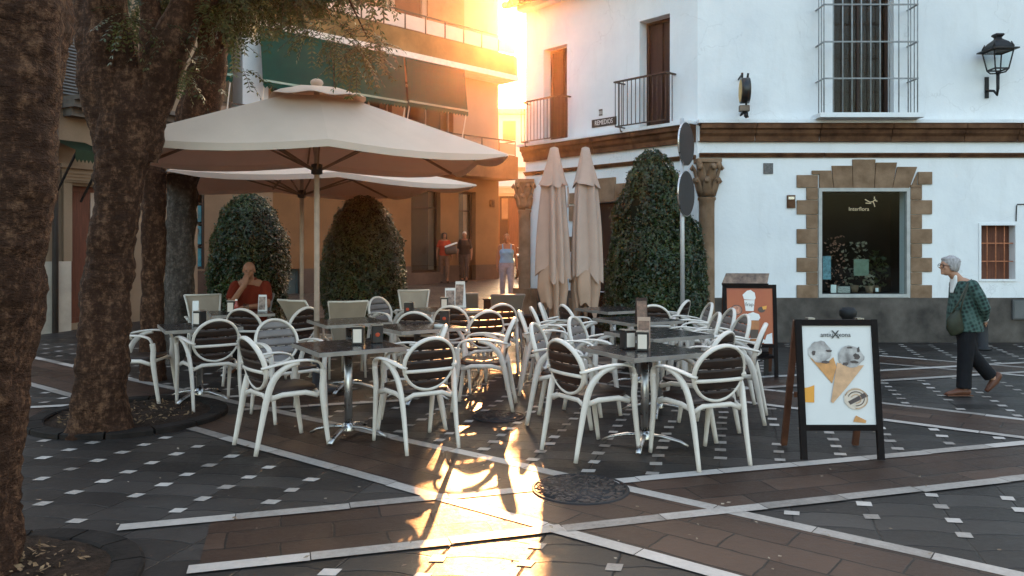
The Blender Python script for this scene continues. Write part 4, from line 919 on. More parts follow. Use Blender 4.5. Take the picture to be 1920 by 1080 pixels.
tabs = [(-1.33, 6.28, 32, 'bare dark square table in the front row beside the sunlit strip'), (1.03, 6.0, 27, 'square table at the front with menu card and napkin box, beside the boards'),
 (-3.15, 7.8, 30, 'dark table behind the broad tree trunk with napkin box'), (-.95, 7.75, 35, 'dark table with the red-star napkin dispenser in the middle of the terrace'),
 (-.85, 9.9, 30, 'table with paper menus standing on it at the rear'), (-3.3, 9.4, 25, 'table of the seated man'), (1.35, 7.15, 30, 'second table behind the front one, right of the sunlit strip'),
 (1.38, 8.5, 28, 'third table in line, between the two rows of edge-on chairs'), (1.3, 9.9, 30, 'farthest table in front of the tall hedge'), (-1.75, 8.3, 30, 'table with napkin boxes beneath the big parasol')]
tp = table_proto(); TP = {}
for i, (x, y, a, lb) in enumerate(tabs):
    if i == 0: place(tp, (x, y, .012), R(a)); tp['label'] = lb; tp['group'] = G3
    else: copy_tree(tp, (x, y, .012), R(a), lb, G3)
TZ = .7525
# things on the tables
napk = mat('napkin', (.72, .62, .52), .8, .05)
def dispenser(x, y, a, lb, red=False):
    t = thing('napkin_dispenser', lb, 'napkin dispenser', (x, y, TZ), R(a), 'napkin dispensers on the tables')
    MB().box(-.045, -.05, 0, .045, .05, .145).build('case', M['black'], t, bevel=.006)
    MB().box(-.034, -.0535, .02, .034, -.0505, .128).build('napkins', napk if not red else M['black'], t)
    if red: MB().ell((0, -.054, .07), (.02, .002, .018), 10, 6).build('emblem', mat('red_emblem', (.45, .06, .02), .5), t)
    MB().box(-.047, -.052, .146, .047, .052, .152).build('lid', M['metal'], t)
dispenser(1.0, 5.92, -12, 'black napkin dispenser with pale front beside the menu card'); dispenser(.90, 6.02, 20, 'dark side of the napkin dispenser standing left of its twin on the front right table')
dispenser(-3.15, 7.8, -18, 'napkin dispenser with cream front on the table behind the tree trunk'); dispenser(-.68, 7.85, -4, 'tall napkin dispenser with red emblem on the middle table', True); dispenser(-1.12, 6.42, 15, 'black napkin dispenser on the bare front table', True)
dispenser(-1.25, 6.30, 0, 'napkin dispenser with grey front next to the black one on the front table'); dispenser(-1.2, 9.0, -10, 'small napkin dispenser between the rear chairs', True); dispenser(-3.35, 9.25, 0, 'pale napkin dispenser before the seated man'); dispenser(-.86, 9.85, 0, 'white-fronted napkin dispenser in front of the paper menus')
def menu(x, y, a, h, w_, m1, lb, tilt=8):
    t = thing('menu_stand', lb, 'menu', (x, y, TZ), R(a), 'menu stands on the tables'); k = math.tan(R(tilt))*h
    m = MB(); m.add([(-w_/2, -k, 0), (w_/2, -k, 0), (w_/2, 0, h), (-w_/2, 0, h), (-w_/2, k, 0), (w_/2, k, 0), (w_/2, .006, h), (-w_/2, .006, h)], [(0, 1, 2, 3), (5, 4, 7, 6), (3, 2, 6, 7), (0, 3, 7, 4), (1, 5, 6, 2)]); m.build('card', m1[0], t)
    q = .85; m = MB(); m.add([(-w_/2*q, -k*.92-.003, h*.08), (w_/2*q, -k*.92-.003, h*.08), (w_/2*q, -k*.12-.003, h*.88), (-w_/2*q, -k*.12-.003, h*.88)], [(0, 1, 2, 3)]); m.build('print', m1[1], t); return t
pr2 = mat('menu_photos', (.30, .22, .18), .5, .8, 22); tancard = mat('tan_card', (.45, .30, .22), .6, .1)
menu(1.04, 6.10, -10, .24, .10, (tancard, M['paper_dark']), 'tall brown menu card standing on the front right table'); menu(1.33, 7.95, 5, .27, .12, (M['wood_dark'], M['paper_dark']), 'dark brown menu holder behind the tall menu card')
menu(-.80, 10.0, 12, .26, .13, (M['paper'], pr2), 'tilted paper menu on the rear table'); menu(-.68, 10.15, -20, .34, .13, (M['paper'], pr2), 'taller paper menu leaning behind the other on the rear table'); menu(-3.08, 9.55, -5, .2, .1, (M['paper'], pr2), 'small white menu beside the seated man'); menu(-3.24, 7.92, 10, .24, .06, (M['paper'], M['paper']), 'slim white card behind the napkin box near the tree trunk')
g_ = thing('drinking_glass', 'small glass with white rim on the table of the seated man', 'glass', (-3.2, 9.3, TZ)); MB().lathe([(0, .004), (.028, .004), (.034, .11), (.032, .11), (.026, .01)], n=16).build('tumbler', M['glass'], g_); MB().lathe([(0, .012), (.025, .012), (.029, .06), (0, .06)], n=14).build('drink', mat('amber', (.35, .12, .03), .2), g_)
g2 = thing('sauce_bottle', 'small red bottle on the table before the seated man', 'bottle', (-3.28, 9.2, TZ)); MB().lathe([(0, 0), (.026, 0), (.027, .09), (.012, .13), (.012, .15)], n=14).build('bottle_body', mat('red_bottle', (.3, .03, .02), .25), g2); MB().lathe([(.014, .15), (.014, .17), (0, .172)], n=12).build('cap', M['paper'], g2)
a_ = tag(MB().lathe([(0, .006), (.04, .006), (.045, .03), (.05, .03), (.046, 0), (0, 0)], n=18).build('ashtray', mat('ashtray', (.55, .52, .48), .4)), 'round white ashtray at the edge of the middle table', 'ashtray'); a_.location = (-.72, 7.62, TZ)
# ------------------------------------------------------------------ open parasols
def parasol(cx, cy, WD, rz, zc, zm, za, lb):
    t = thing('open_parasol', lb, 'parasol', (cx, cy, 0), rz, 'open square parasols'); h, g = WD[0]/2, WD[1]/2
    rim = [(-h, -g, zc), (0, -g, zm), (h, -g, zc), (h, 0, zm), (h, g, zc), (0, g, zm), (-h, g, zc), (-h, 0, zm)]
    top = Vector((0, 0, za)); q0 = .17
    m = MB(); K, NS = 10, 6; vs = []
    for k in range(8):
        a, b = Vector(rim[k]), Vector(rim[(k+1) % 8])
        for i in range(NS):
            u = i/NS
            for j in range(K+1):
                v = q0 + (1-q0)*j/K; p = top.lerp(a.lerp(b, u), v); p.z -= .045*sin(pi*u)*v + .05*sin(pi*v)*(0 if i else 0) ; p.z += .05*sin(pi*(j/K))*0
                vs.append(p)
    W_ = 8*NS; 
    fs = [(i*(K+1)+j, ((i+1) % W_)*(K+1)+j, ((i+1) % W_)*(K+1)+j+1, i*(K+1)+j+1) for i in range(W_) for j in range(K)]
    m.add(vs, fs); vs2 = [v - Vector((0, 0, .005)) for v in vs]; m.add(vs2, [f[::-1] for f in fs])
    cv = m.build('canopy', M['canvas'], t)
    # flounce
    m = MB(); ed = [vs[i*(K+1)+K] for i in range(W_)]; lo = []
    for i, p in enumerate(ed):
        dr_ = .07 if (i % (2*NS)) else .02
        if min(i % (2*NS), 2*NS - i % (2*NS)) == 1: dr_ = .06
        lo.append(Vector((p.x*1.003, p.y*1.003, p.z-dr_)))
    for sgn, of in ((1, 0), (-1, .004)):
        e1 = [Vector((p.x*(1-of), p.y*(1-of), p.z)) for p in ed]; e2 = [Vector((p.x*(1-of), p.y*(1-of), p.z)) for p in lo]
        for i in range(W_):
            j = (i+1) % W_; q = [e1[i], e1[j], e2[j], e2[i]]; m.add(q if sgn > 0 else q[::-1], [(0, 1, 2, 3)])
    m.build('flounce', M['canvas'], cv)
    # vent cap
    m = MB(); vs = []; NN = 48
    for r_, z in ((.02, .02), (.2, -.01), (.42, -.09), (.50, -.135)):
        for k in range(NN):
            a = 2*pi*k/NN; sqr = 1/max(abs(cos(a)), abs(sin(a)))**.7; wv = .014*sin(8*a)*(r_ > .3); vs.append((r_*sqr*cos(a), r_*sqr*sin(a), za + z - .02 - wv - .03*(r_ > .3)*(sqr-1)*1.5))
    m.add(vs, [(j*NN+k, j*NN+(k+1) % NN, (j+1)*NN+(k+1) % NN, (j+1)*NN+k) for j in range(3) for k in range(NN)], True); m.add([(a, b, c-.004) for a, b, c in vs], [((j+1)*NN+k, (j+1)*NN+(k+1) % NN, j*NN+(k+1) % NN, j*NN+k) for j in range(3) for k in range(NN)], True); m.build('vent_cap', M['canvas'], cv)
    MB().ell((0, 0, za+.04), (.07, .07, .045), 14, 8).build('finial', M['canvas'], t)
    MB().tube([(0, 0, .06), (0, 0, za)], .029, n=14).build('pole', mat('parasol_pole', (.48, .36, .28), .5, .15, 8), t)
    m = MB(); m.lathe([(0, .0), (.30, .0), (.30, .05), (.26, .07), (.05, .075), (.045, .3), (0, .3)], n=24); m.build('base', M['dark_metal'], t)
    hub = zc - .12; MB().lathe([(.03, -.06), (.06, -.05), (.06, .05), (.03, .06)], (0, 0, hub), 14).build('runner', M['dark_metal'], t); m = MB(); m.lathe([(.03, -.05), (.07, -.04), (.07, .03), (.03, .05)], (0, 0, za-.2), 14); m.build('hub', M['dark_metal'], t)
    rm = mat('rib_wood', (.22, .13, .08), .5, .2, 9)
    for k in range(8):
        e = Vector(rim[k]); s0 = Vector((0, 0, za-.10)); e2 = s0.lerp(e - Vector((0, 0, .03)), .985)
        m = MB(); m.bar(s0, e2, .02, .028); rb = m.build('rib', rm, t); mid = s0.lerp(e2, .48); d = Vector((e.x, e.y, 0)).normalized()*.06
        MB().bar(Vector((d.x, d.y, hub)), mid - Vector((0, 0, .02)), .016, .022).build('stay', rm, rb)
    return t
parasol(-2.10, 8.32, (3.62, 2.1), R(20), 2.50, 2.57, 3.27, 'big cream square parasol open over the front tables')
parasol(-3.1, 11.4, (4.1, 3.2), R(32), 2.44, 2.52, 3.0, 'second cream square parasol open behind the big front one')
# ------------------------------------------------------------------ closed parasols
def closed(x, y, lb, seed, a0):
    t = thing('closed_parasol', lb, 'parasol', (x, y, 0), R(a0), 'folded parasols beside the lane'); rnd = random.Random(seed); ph = rnd.uniform(0, 6)
    NN = 96
    def surf(m, prof, folds, amp, hem=0, twist=.0):
        vs = []
        for i, (r_, z, am) in enumerate(prof):
            for k in range(NN):
                a = 2*pi*k/NN; aw_ = a + .28*sin(2*a+ph) + .16*sin(3*a-ph*1.7+z*.5); f = (abs(cos(folds*aw_/2+ph+z*twist)))**.7; g2 = sin(3*a+ph*2+z)*.10; rr = r_*(1 - amp*am*(1-f) + g2*am); dz = hem*(i == len(prof)-1)*(.5-f + .4*sin(2*a+ph)); vs.append((rr*cos(a)*1.08, rr*sin(a), z+dz))
        m.add(vs, [(i*NN+k, i*NN+(k+1) % NN, (i+1)*NN+(k+1) % NN, (i+1)*NN+k) for i in range(len(prof)-1) for k in range(NN)], True)
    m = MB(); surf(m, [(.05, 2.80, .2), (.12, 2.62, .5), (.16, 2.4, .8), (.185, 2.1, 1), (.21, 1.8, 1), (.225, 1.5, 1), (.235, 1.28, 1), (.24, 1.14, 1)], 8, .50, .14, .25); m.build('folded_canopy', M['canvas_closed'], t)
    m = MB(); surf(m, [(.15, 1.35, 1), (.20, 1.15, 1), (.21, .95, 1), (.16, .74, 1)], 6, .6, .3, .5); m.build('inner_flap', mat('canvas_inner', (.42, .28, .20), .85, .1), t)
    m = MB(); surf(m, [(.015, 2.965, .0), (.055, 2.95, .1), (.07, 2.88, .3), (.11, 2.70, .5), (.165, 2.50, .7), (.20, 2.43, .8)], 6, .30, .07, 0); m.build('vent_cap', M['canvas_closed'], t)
    m = MB(); m.tube([(.19, -.05, 2.4), (.2, -.06, 2.25), (.19, -.07, 2.1)], [(.012, .004)]*3, n=6); m.build('strap', M['canvas_closed'], t)
    MB().tube([(0, 0, .05), (0, 0, 2.9)], .028, n=12).build('pole', mat('closed_pole', (.35, .22, .15), .5, .2), t)
    MB().lathe([(0, 0), (.27, 0), (.27, .05), (.05, .07), (.045, .25), (0, .25)], n=20).build('base', M['dark_metal'], t)
closed(.60, 11.0, 'folded cream parasol standing nearer the sunlit lane', 3, 0); closed(1.045, 11.0, 'folded cream parasol standing next to the tall hedge', 8, 60)
# ------------------------------------------------------------------ topiary hedges
def hedge(name, lb, x, y, h, r, n, seed, prof, z0=.0):
    rnd = random.Random(seed); t = thing(name, lb, 'topiary bush', (x, y, z0), 0, 'clipped topiary bushes around the terrace')
    def rad(q): 
        for (a, ra), (b, rb_) in zip(prof, prof[1:]):
            if q <= b: u = (q-a)/(b-a); u = u*u*(3-2*u); return (ra + (rb_-ra)*u)*r
        return 0
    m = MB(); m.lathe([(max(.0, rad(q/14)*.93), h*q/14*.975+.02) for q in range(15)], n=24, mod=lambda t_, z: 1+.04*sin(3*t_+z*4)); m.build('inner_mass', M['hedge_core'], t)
    m = MB()
    for _ in range(n):
        q = 1 - rnd.random()**1.0; a = rnd.uniform(0, 2*pi); rr = rad(q)
        if rnd.random() > (rr/r)*.9+.15: continue
        lump = noise.noise(Vector((cos(a)*2.2, sin(a)*2.2, q*5+seed)))*.07*r/.7 + noise.noise(Vector((cos(a)*6, sin(a)*6, q*14+seed)))*.035
        rr = rr*(1+rnd.uniform(-.06, .04)) + lump*1.1 + (rnd.random() < .03)*rnd.uniform(.02, .08); p = Vector((cos(a)*rr, sin(a)*rr, h*q + rnd.uniform(-.02, .02)))
        nrm = Vector((cos(a), sin(a), .35+q*.4 + (q > .93)*1.5)).normalized(); nrm = (nrm + Vector((rnd.gauss(0, .5), rnd.gauss(0, .5), rnd.gauss(0, .5)))).normalized()
        u = nrm.orthogonal().normalized(); u = (Matrix.Rotation(rnd.uniform(0, 6.28), 3, nrm) @ u); v = nrm.cross(u); s = rnd.uniform(.016, .031)
        m.add([p-u*s, p+v*s*.55+nrm*.004, p+u*s*1.1, p-v*s*.55+nrm*.004], [(0, 1, 2, 3)])
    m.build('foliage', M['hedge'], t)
egg = [(0, .72), (.12, .92), (.4, 1.0), (.65, .93), (.85, .68), (.95, .42), (1, .12)]; cone = [(0, .9), (.12, 1), (.4, .93), (.65, .76), (.85, .52), (.94, .36), (1, .12)]
hedge('topiary_bush', 'egg-shaped clipped bush behind the seated man', at(467, 13.8), 13.8, zz(357, 13.8)-.05, .68, 24000, 3, egg)
hedge('topiary_bush', 'egg-shaped clipped bush right of the parasol pole', at(681, 13.4), 13.4, zz(362, 13.4)-.05, .70, 24000, 5, egg)
hedge('tall_hedge', 'tall cone-shaped clipped hedge before the white corner house', at(1222, 12.0), 12.0, zz(281, 12.0), .75, 34000, 9, cone)
hedge('tall_hedge', 'darker clipped bush filling in beside the traffic sign pole', at(1285, 12.05), 12.05, 2.05, .33, 9000, 12, [(0, .9), (.5, 1), (.9, .7), (1, .2)])
# ------------------------------------------------------------------ ice-cream board
def aframe(name, lb, x, y, rz, h, wd, panel, lean=.12, spread=.42, zp0=.24):
    t = thing(name, lb, 'sign board', (x, y, .012), rz); hw = wd/2
    def P(u, z): return Vector((u, lean*(z/h), z))
    m = MB()
    for s in (-1, 1): m.bar(P(s*(hw-.022), 0), P(s*(hw-.022), h), .044, .03, (0, 1, 0))
    m.bar(P(-hw+.044, h-.022), P(hw-.044, h-.022), .03, .044); m.bar(P(-hw+.044, zp0), P(hw-.044, zp0), .03, .04); m.build('front_frame', M['black_wood'], t)
    m = MB()
    for s in (-1, 1): m.bar((s*(hw-.024), spread, 0), (s*(hw-.024), lean+.035, h-.01), .044, .028, (0, 1, 0))
    m.bar((-hw+.046, spread*.62, .42), (hw-.046, spread*.62, .42), .02, .04); m.build('rear_legs', mat('board_legs', (.10, .04, .022), .5, .3, 10), t)
    for s in (-.6, .6): MB().box(s*hw-.025, lean-.01, h+.001, s*hw+.025, lean+.05, h+.012).build('hinge', M['metal'], t)
    d = (P(0, h)-P(0, 0)).normalized(); back = M['black_wood']; a = P(0, zp0+.02); b = P(0, h-.044)
    m = MB(); m.bar(a + Vector((0, .004, 0)), b + Vector((0, .004, 0)), wd-.088, .008, (0, 1, 0)); m.build('panel', panel, t)
    ang = atan2(lean, h)
    def onp(u, v, o=.006): return P(u, zp0+.02+v*(h-.064-zp0)) + Vector((0, -o+.001, 0))
    return t, onp, ang
fx0, fy0 = gp(1506, 864); fx1, fy1 = gp(1654, 866)
ib, P_, ang = aframe('ice_cream_board', 'black-framed pavement board with two ice-cream cones on a white poster', (fx0+fx1)/2, (fy0+fy1)/2, R(0), 1.0, .60, mat('poster_white', (.66, .64, .62), .3, .06, 2, spec=.5), zp0=.225)
def shape(parent, pts, m_, name, o=.008):      # flat printed shape from outline in (u, v)
    m = MB(); m.add([P_(u, v, o) for u, v in pts], [tuple(range(len(pts)))]); return m.build(name, m_, parent)
def sc_uv(px, py): return ((px-443)/ (775-90)*.512, 1-(py-85)/(1005-85))
scoop = mat('ice_cream_print', (.13, .11, .11), .35, .5, 9, col2=(.62, .57, .54)); cone_m = mat('wafer_print', (.55, .25, .08), .4, .25, 14); cone2 = mat('wafer_print_pale', (.58, .33, .18), .4, .2, 14); choc = mat('chocolate_print', (.06, .04, .04), .4, .4, 12); oran = mat('orange_print', (.72, .30, .03), .35, .1)
shape(ib, [sc_uv(*p) for p in ((170, 385), (250, 420), (350, 420), (400, 380), (425, 470), (375, 625))][::-1], cone_m, 'printed_cone', .007)
def blob(cx, cy, rx_, ry_, seed, n=22, amp=.07):
    r_ = random.Random(seed); out = []
    for k in range(n):
        a = 2*pi*k/n; q = 1+r_.uniform(-amp, amp); out.append(sc_uv(cx+rx_*q*cos(a), cy+ry_*q*sin(a)))
    return out
shape(ib, blob(268, 330, 112, 100, 1), scoop, 'printed_scoop', .0085)
shape(ib, [sc_uv(*p) for p in ((432, 430), (560, 460), (695, 455), (520, 655), (375, 805), (355, 790))][::-1], cone2, 'printed_cone', .009)
shape(ib, blob(570, 375, 125, 100, 2), scoop, 'printed_scoop', .0105)
for i, b in enumerate([(625, 372, 32, 26, 5), (560, 292, 28, 9, 6), (205, 340, 20, 26, 7), (318, 425, 40, 14, 8), (512, 442, 30, 16, 9), (645, 310, 14, 24, 10), (355, 320, 30, 12, 11), (600, 425, 40, 14, 12)]): shape(ib, blob(*b, 14, .25), choc, 'chocolate_chip', .0115+i*.0002)
shape(ib, [sc_uv(*p) for p in ((98, 665), (140, 660), (200, 640), (192, 800), (98, 795))][::-1], oran, 'orange_piece', .008)
shape(ib, blob(600, 765, 118, 100, 21, 26, .03), mat('swirl_print', (.62, .50, .40), .4, .2, 8), 'printed_swirl', .008)
for k, r_ in enumerate((100, 72, 44)):
    pts = [(600+r_*1.1*cos(R(a)), 765+r_*.9*sin(R(a))) for a in range(-160, 110, 15)]; m = MB(); m.tube([P_(*sc_uv(*p), .0095) for p in pts], [(.003, .001)]*len(pts), n=4); m.build('swirl_line', choc if k == 1 else cone2, ib)
shape(ib, [sc_uv(*p) for p in ((520, 790), (690, 705), (720, 740), (540, 820))][::-1], choc, 'wafer_stick', .010)
shape(ib, [sc_uv(*p) for p in ((560, 975), (590, 918), (690, 965), (680, 988))][::-1], cone_m, 'wafer_crumb', .008)
p = P_(*sc_uv(430, 172), .010); text_mb('antiu  ixona', .047, 'lettering', M['black'], ib, p, (R(90)-ang, 0, 0), .0006); text_mb('X', .085, 'lettering', M['black'], ib, P_(*sc_uv(428, 172), .0108), (R(90)-ang, 0, 0), .0006)
# ------------------------------------------------------------------ orange coffee board
ob, P_, ang = aframe('coffee_board', 'dark pavement board with an orange iced-coffee poster and a tray on top', 2.83, 9.15, R(-8), 1.08, .62, mat('poster_orange', (.33, .04, .003), .35, .25, 1.2, col2=(.46, .10, .018)), zp0=.36, lean=.14)
def ou(px, py): return ((px-315)/(520-110)*.50, 1-(py-205)/(750-205))
def oshape(pts, m_, name, o): m = MB(); m.add([P_(*ou(*p), o) for p in pts][::-1], [tuple(range(len(pts)))]); m.build(name, m_, ob)
wp = mat('white_print', (.78, .74, .70), .4, .05); cf = mat('coffee_print', (.40, .13, .03), .35, .4, 6); cfd = mat('coffee_dark', (.06, .025, .015), .35, .3)
oshape([(262, 315), (248, 270), (290, 230), (325, 222), (365, 250), (372, 300), (362, 320)], wp, 'whipped_cream', .008); oshape([(262, 322), (362, 322), (350, 430), (275, 428)], wp, 'printed_cup', .009)
text_mb('frap', .062, 'lettering', cfd, ob, P_(*ou(312, 365), .0115), (R(90)-ang, 0, 0), .0006)
oshape([(285, 490), (300, 455), (345, 440), (400, 460), (412, 495), (395, 520), (300, 520)], wp, 'whipped_cream', .009); oshape([(292, 522), (405, 522), (395, 610), (305, 610)], cf, 'printed_glass', .009); oshape([(306, 612), (394, 612), (386, 695), (318, 695)], cfd, 'printed_glass', .009)
def obl(cx, cy, rx_, ry_, m_, o, nm): oshape([(cx+rx_*cos(2*pi*k/20), cy+ry_*sin(2*pi*k/20)) for k in range(20)], m_, nm, o)
obl(350, 720, 110, 28, wp, .008, 'printed_saucer'); obl(350, 712, 62, 14, cf, .0095, 'saucer_well'); obl(188, 420, 56, 50, cfd, .0075, 'printed_badge'); obl(188, 420, 48, 42, mat('badge_pink', (.5, .2, .12), .4, .5, 30), .009, 'badge_centre'); obl(240, 512, 34, 32, mat('badge_tan', (.55, .2, .07), .4, .3, 30), .008, 'printed_badge'); obl(425, 415, 35, 28, cfd, .008, 'chocolate_print'); oshape([(430, 385), (475, 375), (470, 410), (440, 415)], oran, 'orange_print', .010); oshape([(470, 660), (520, 640), (522, 745), (440, 745)], wp, 'napkin_print', .0085)
ty = thing('leaflet_tray', 'tilted brown tray resting on top of the orange board', 'tray', (2.83, 9.15+.16, 1.095), R(-8))
m = MB(); m.add([(-.30, -.03, 0), (.23, -.03, 0), (.27, .06, .13), (-.24, .06, .13), (-.30, .0, 0), (.23, .0, 0), (.27, .08, .12), (-.24, .08, .12)], [(0, 1, 2, 3), (7, 6, 5, 4), (3, 2, 6, 7), (0, 4, 5, 1), (0, 3, 7, 4), (1, 5, 6, 2)]); m.build('tray_panel', mat('tray_print', (.07, .045, .035), .5, .9, 14, col2=(.30, .2, .14)), ty)
m = MB(); m.box(-.30, -.05, -.015, .24, -.031, .012); m.build('tray_lip', M['black_wood'], ty)
rk = thing('leaflet_rack', 'dark low rack with boxes under the orange board', 'rack', (2.86, 9.2, .012), R(-8))
m = MB(); m.box(-.24, .05, .20, .26, .22, .23); m.box(-.2, .06, .235, 0, .2, .30); m.box(.03, .06, .235, .2, .2, .28); m.build('shelf', M['black_wood'], rk)
m = MB(); m.tube([(.2, .1, .2), (-.1, .02, .1), (-.15, -.02, .01)], .006, n=6); m.bar((.18, .12, 0), (.18, .12, .2), .05, .04, (0, 1, 0)); m.bar((-.2, .12, 0), (-.2, .12, .2), .03, .03, (0, 1, 0)); m.build('rack_legs', M['black'], rk)
# ------------------------------------------------------------------ covers in the paving
def cover(px, py, r_, name, lb, ir=False):
    x, y = gp(px, py); t = thing(name, lb, 'manhole cover', (x, y, 0)); m = MB(); rnd = random.Random(4)
    m.lathe([(0, .010), (r_*.9, .010), (r_*.9, .008), (r_*.93, .008), (r_*.93, .012), (r_, .012), (r_+.004, .004)], n=40); m.build('rim', M['iron'], t)
    m = MB()
    for _ in range(420 if ir else 60):
        a = rnd.uniform(0, 6.28); q = r_*.92*rnd.random()**.5; s = rnd.uniform(.006, .022); m.ell((cos(a)*q, sin(a)*q, .010), (s, s*rnd.uniform(.5, 1), .005), 6, 4)
    m.box(-r_*.93, -.004, .0, r_*.93, .004, .0095); m.build('studs', mat('cast_iron', (.05, .035, .028), .5, .5, 30), t)
cover(1088, 918, .31, 'manhole_cover', 'rough dark round cast-iron cover in the paving at the front', True); cover(935, 782, .24, 'drain_cover', 'small dark round cover beside the shining paving, in front of the side-on chair'); cover(1003, 672, .20, 'drain_cover', 'flat dark round cover near the row of edge-on chairs')
# dark boxes beyond the terrace
for px, D, lb in ((924, 17.2, 'dark low planter box at the kerb behind the mesh chairs'), (1000, 14.2, 'dark stone planter at the foot of the corner column')):
    t = thing('planter_box', lb, 'planter', (at(px, D), D, gz(D))); MB().box(-.20, -.16, 0, .20, .16, .22).build('box', M['black_wood'], t, bevel=.01); MB().box(-.22, -.18, .221, .22, .18, .25).build('rim', M['iron'], t)
# ------------------------------------------------------------------ scooter in the lane
s = thing('scooter', 'parked dark motor scooter in front of the brown door at the end of the lane', 'scooter', (at(979, 25.5), 25.5, gz(25.5)), R(-70))
def wheel(x):
    m = MB(); n = 20; vs = []
    for k in range(n):
        a = 2*pi*k/n
        for q in range(8): b = 2*pi*q/8; rr = .22+.05*cos(b); vs.append((x+rr*cos(a), .05*sin(b), .27+rr*sin(a)))
    m.add(vs, [(k*8+q, ((k+1) % n)*8+q, ((k+1) % n)*8+(q+1) % 8, k*8+(q+1) % 8) for k in range(n) for q in range(8)], True); w_ = m.build('wheel', M['black'], s)
    MB().tube([(x, -.03, .27), (x, .03, .27)], .15, n=16).build('rim', M['metal'], w_)
wheel(.62); wheel(-.62)
MB().tube([(-.8, 0, .55), (-.5, 0, .62), (-.15, 0, .55), (.05, 0, .35), (.35, 0, .32), (.5, 0, .6), (.48, 0, .9)], [(.05, .1), (.14, .16), (.15, .16), (.16, .06), (.17, .05), (.16, .08), (.08, .08)], side=(0, 1, 0), n=12, rnd=True).build('body', mat('scooter_paint', (.10, .06, .05), .3), s)
MB().tube([(-.75, 0, .78), (-.3, 0, .8), (.0, 0, .72)], [(.1, .05), (.15, .06), (.1, .05)], side=(0, 1, 0), n=12, rnd=True).build('saddle', M['black'], s)
m = MB(); m.tube([(.62, 0, .27), (.5, 0, .9), (.44, 0, 1.02)], .03, n=8); m.tube([(.4, -.32, 1.06), (.44, 0, 1.02), (.4, .32, 1.06)], .018, n=8); m.build('handlebar', M['metal'], s)
MB().ell((.55, 0, .92), (.08, .1, .08)).build('headlight', M['paper'], s)
m = MB(); m.add([(.5, -.18, 1.0), (.5, .18, 1.0), (.36, .16, 1.38), (.36, -.16, 1.38), (.51, -.18, 1.0), (.51, .18, 1.0), (.37, .16, 1.38), (.37, -.16, 1.38)], [(0, 1, 2, 3), (7, 6, 5, 4)]); m.build('windscreen', M['glass'], s)
# ------------------------------------------------------------------ trees
def trunk_mb(mb, path, radii, seed, n=44, step=.035, rough=.05, ridge=.012):
    P = [Vector(p) for p in path]; L = [0]
    for a, b in zip(P, P[1:]): L.append(L[-1]+(b-a).length)
    K = int(L[-1]/step); vs = []; sv = Vector((1, 0, 0))
    def ev(s, arr):
        for i in range(len(P)-1):
            if s <= L[i+1] or i == len(P)-2:
                u = (s-L[i])/(L[i+1]-L[i]); a, b, c, d = arr[max(i-1, 0)], arr[i], arr[i+1], arr[min(i+2, len(P)-1)]
                return .5*((2*b)+(c-a)*u+(2*a-5*b+4*c-d)*u*u+(3*b-a-3*c+d)*u**3)
    for i in range(K+1):
        s = L[-1]*i/K; p = ev(s, P); q = ev(min(s+.02, L[-1]), P) - ev(max(s-.02, 0), P); q.normalize(); r_ = ev(s, radii)
        a = (sv - q*sv.dot(q)).normalized(); b = q.cross(a)
        for k in range(n):
            t = 2*pi*k/n; d = a*cos(t)+b*sin(t); w_ = p + d*r_
            big = noise.noise(Vector((cos(t)*1.1, sin(t)*1.1, s*.8+seed)))*rough*2.2*r_/.25 + noise.noise(w_*4+Vector((seed, 0, 0)))*rough
            rg = abs(noise.noise(Vector((w_.x*5, w_.y*5, w_.z*22+seed))))*ridge*2.2 + abs(noise.noise(w_*26))*ridge
            vs.append(p + d*(r_+big-rg))
    mb.add(vs, [(i*n+k, i*n+(k+1) % n, (i+1)*n+(k+1) % n, (i+1)*n+k) for i in range(K) for k in range(n)], True)
    return mb
def leaves(mb, centers, count, seed, tw=None, size=(.035, .055)):
    rnd = random.Random(seed)
    for _ in range(count):
        c, r_ = rnd.choices(centers, [q[1]**2 for q in centers])[0]; d = Vector((rnd.gauss(0, 1), rnd.gauss(0, 1), rnd.gauss(0, .75))).normalized()*r_*rnd.random()**.45; p = Vector(c)+d
        dr_ = (d.normalized()*.6 + Vector((rnd.gauss(0, .6), rnd.gauss(0, .6), -.55+rnd.gauss(0, .35)))).normalized(); nl = rnd.randint(5, 8); ln = rnd.uniform(.2, .36); side = dr_.cross(Vector((0, 0, 1))); 
        if side.length < .1: side = Vector((1, 0, 0))
        side.normalize(); cur = p.copy()
        for i in range(nl):
            cur = cur + dr_*ln/nl; dr_ = (dr_ + Vector((0, 0, -.09))).normalized()
            for s in (-1, 1):
                L = rnd.uniform(*size); ax = (side*s + dr_*.55 + Vector((0, 0, -.25)) + Vector((rnd.gauss(0, .15),)*3)).normalized(); nn = ax.cross(dr_).normalized(); bb = nn.cross(ax).normalized()
                mb.add([cur, cur+ax*L*.5+bb*L*.2, cur+ax*L*1.05, cur+ax*L*.5-bb*L*.2], [(0, 1, 2, 3)])
        if tw: tw.tube([p, p.lerp(cur, .5)+Vector((0, 0, .008)), cur], .0022, n=3, cap=False)
def fine_twigs(mb, base, centers, seed):
    rnd = random.Random(seed)
    for c, r_ in centers:
        for _ in range(3):
            e = Vector(c)+Vector((rnd.gauss(0, .4), rnd.gauss(0, .4), rnd.gauss(0, .3)))*r_; b = Vector(base); mid = b.lerp(e, .5)+Vector((rnd.gauss(0, .15), rnd.gauss(0, .15), .2)); mb.tube([b, mid, e], [.035, .02, .006], n=6)
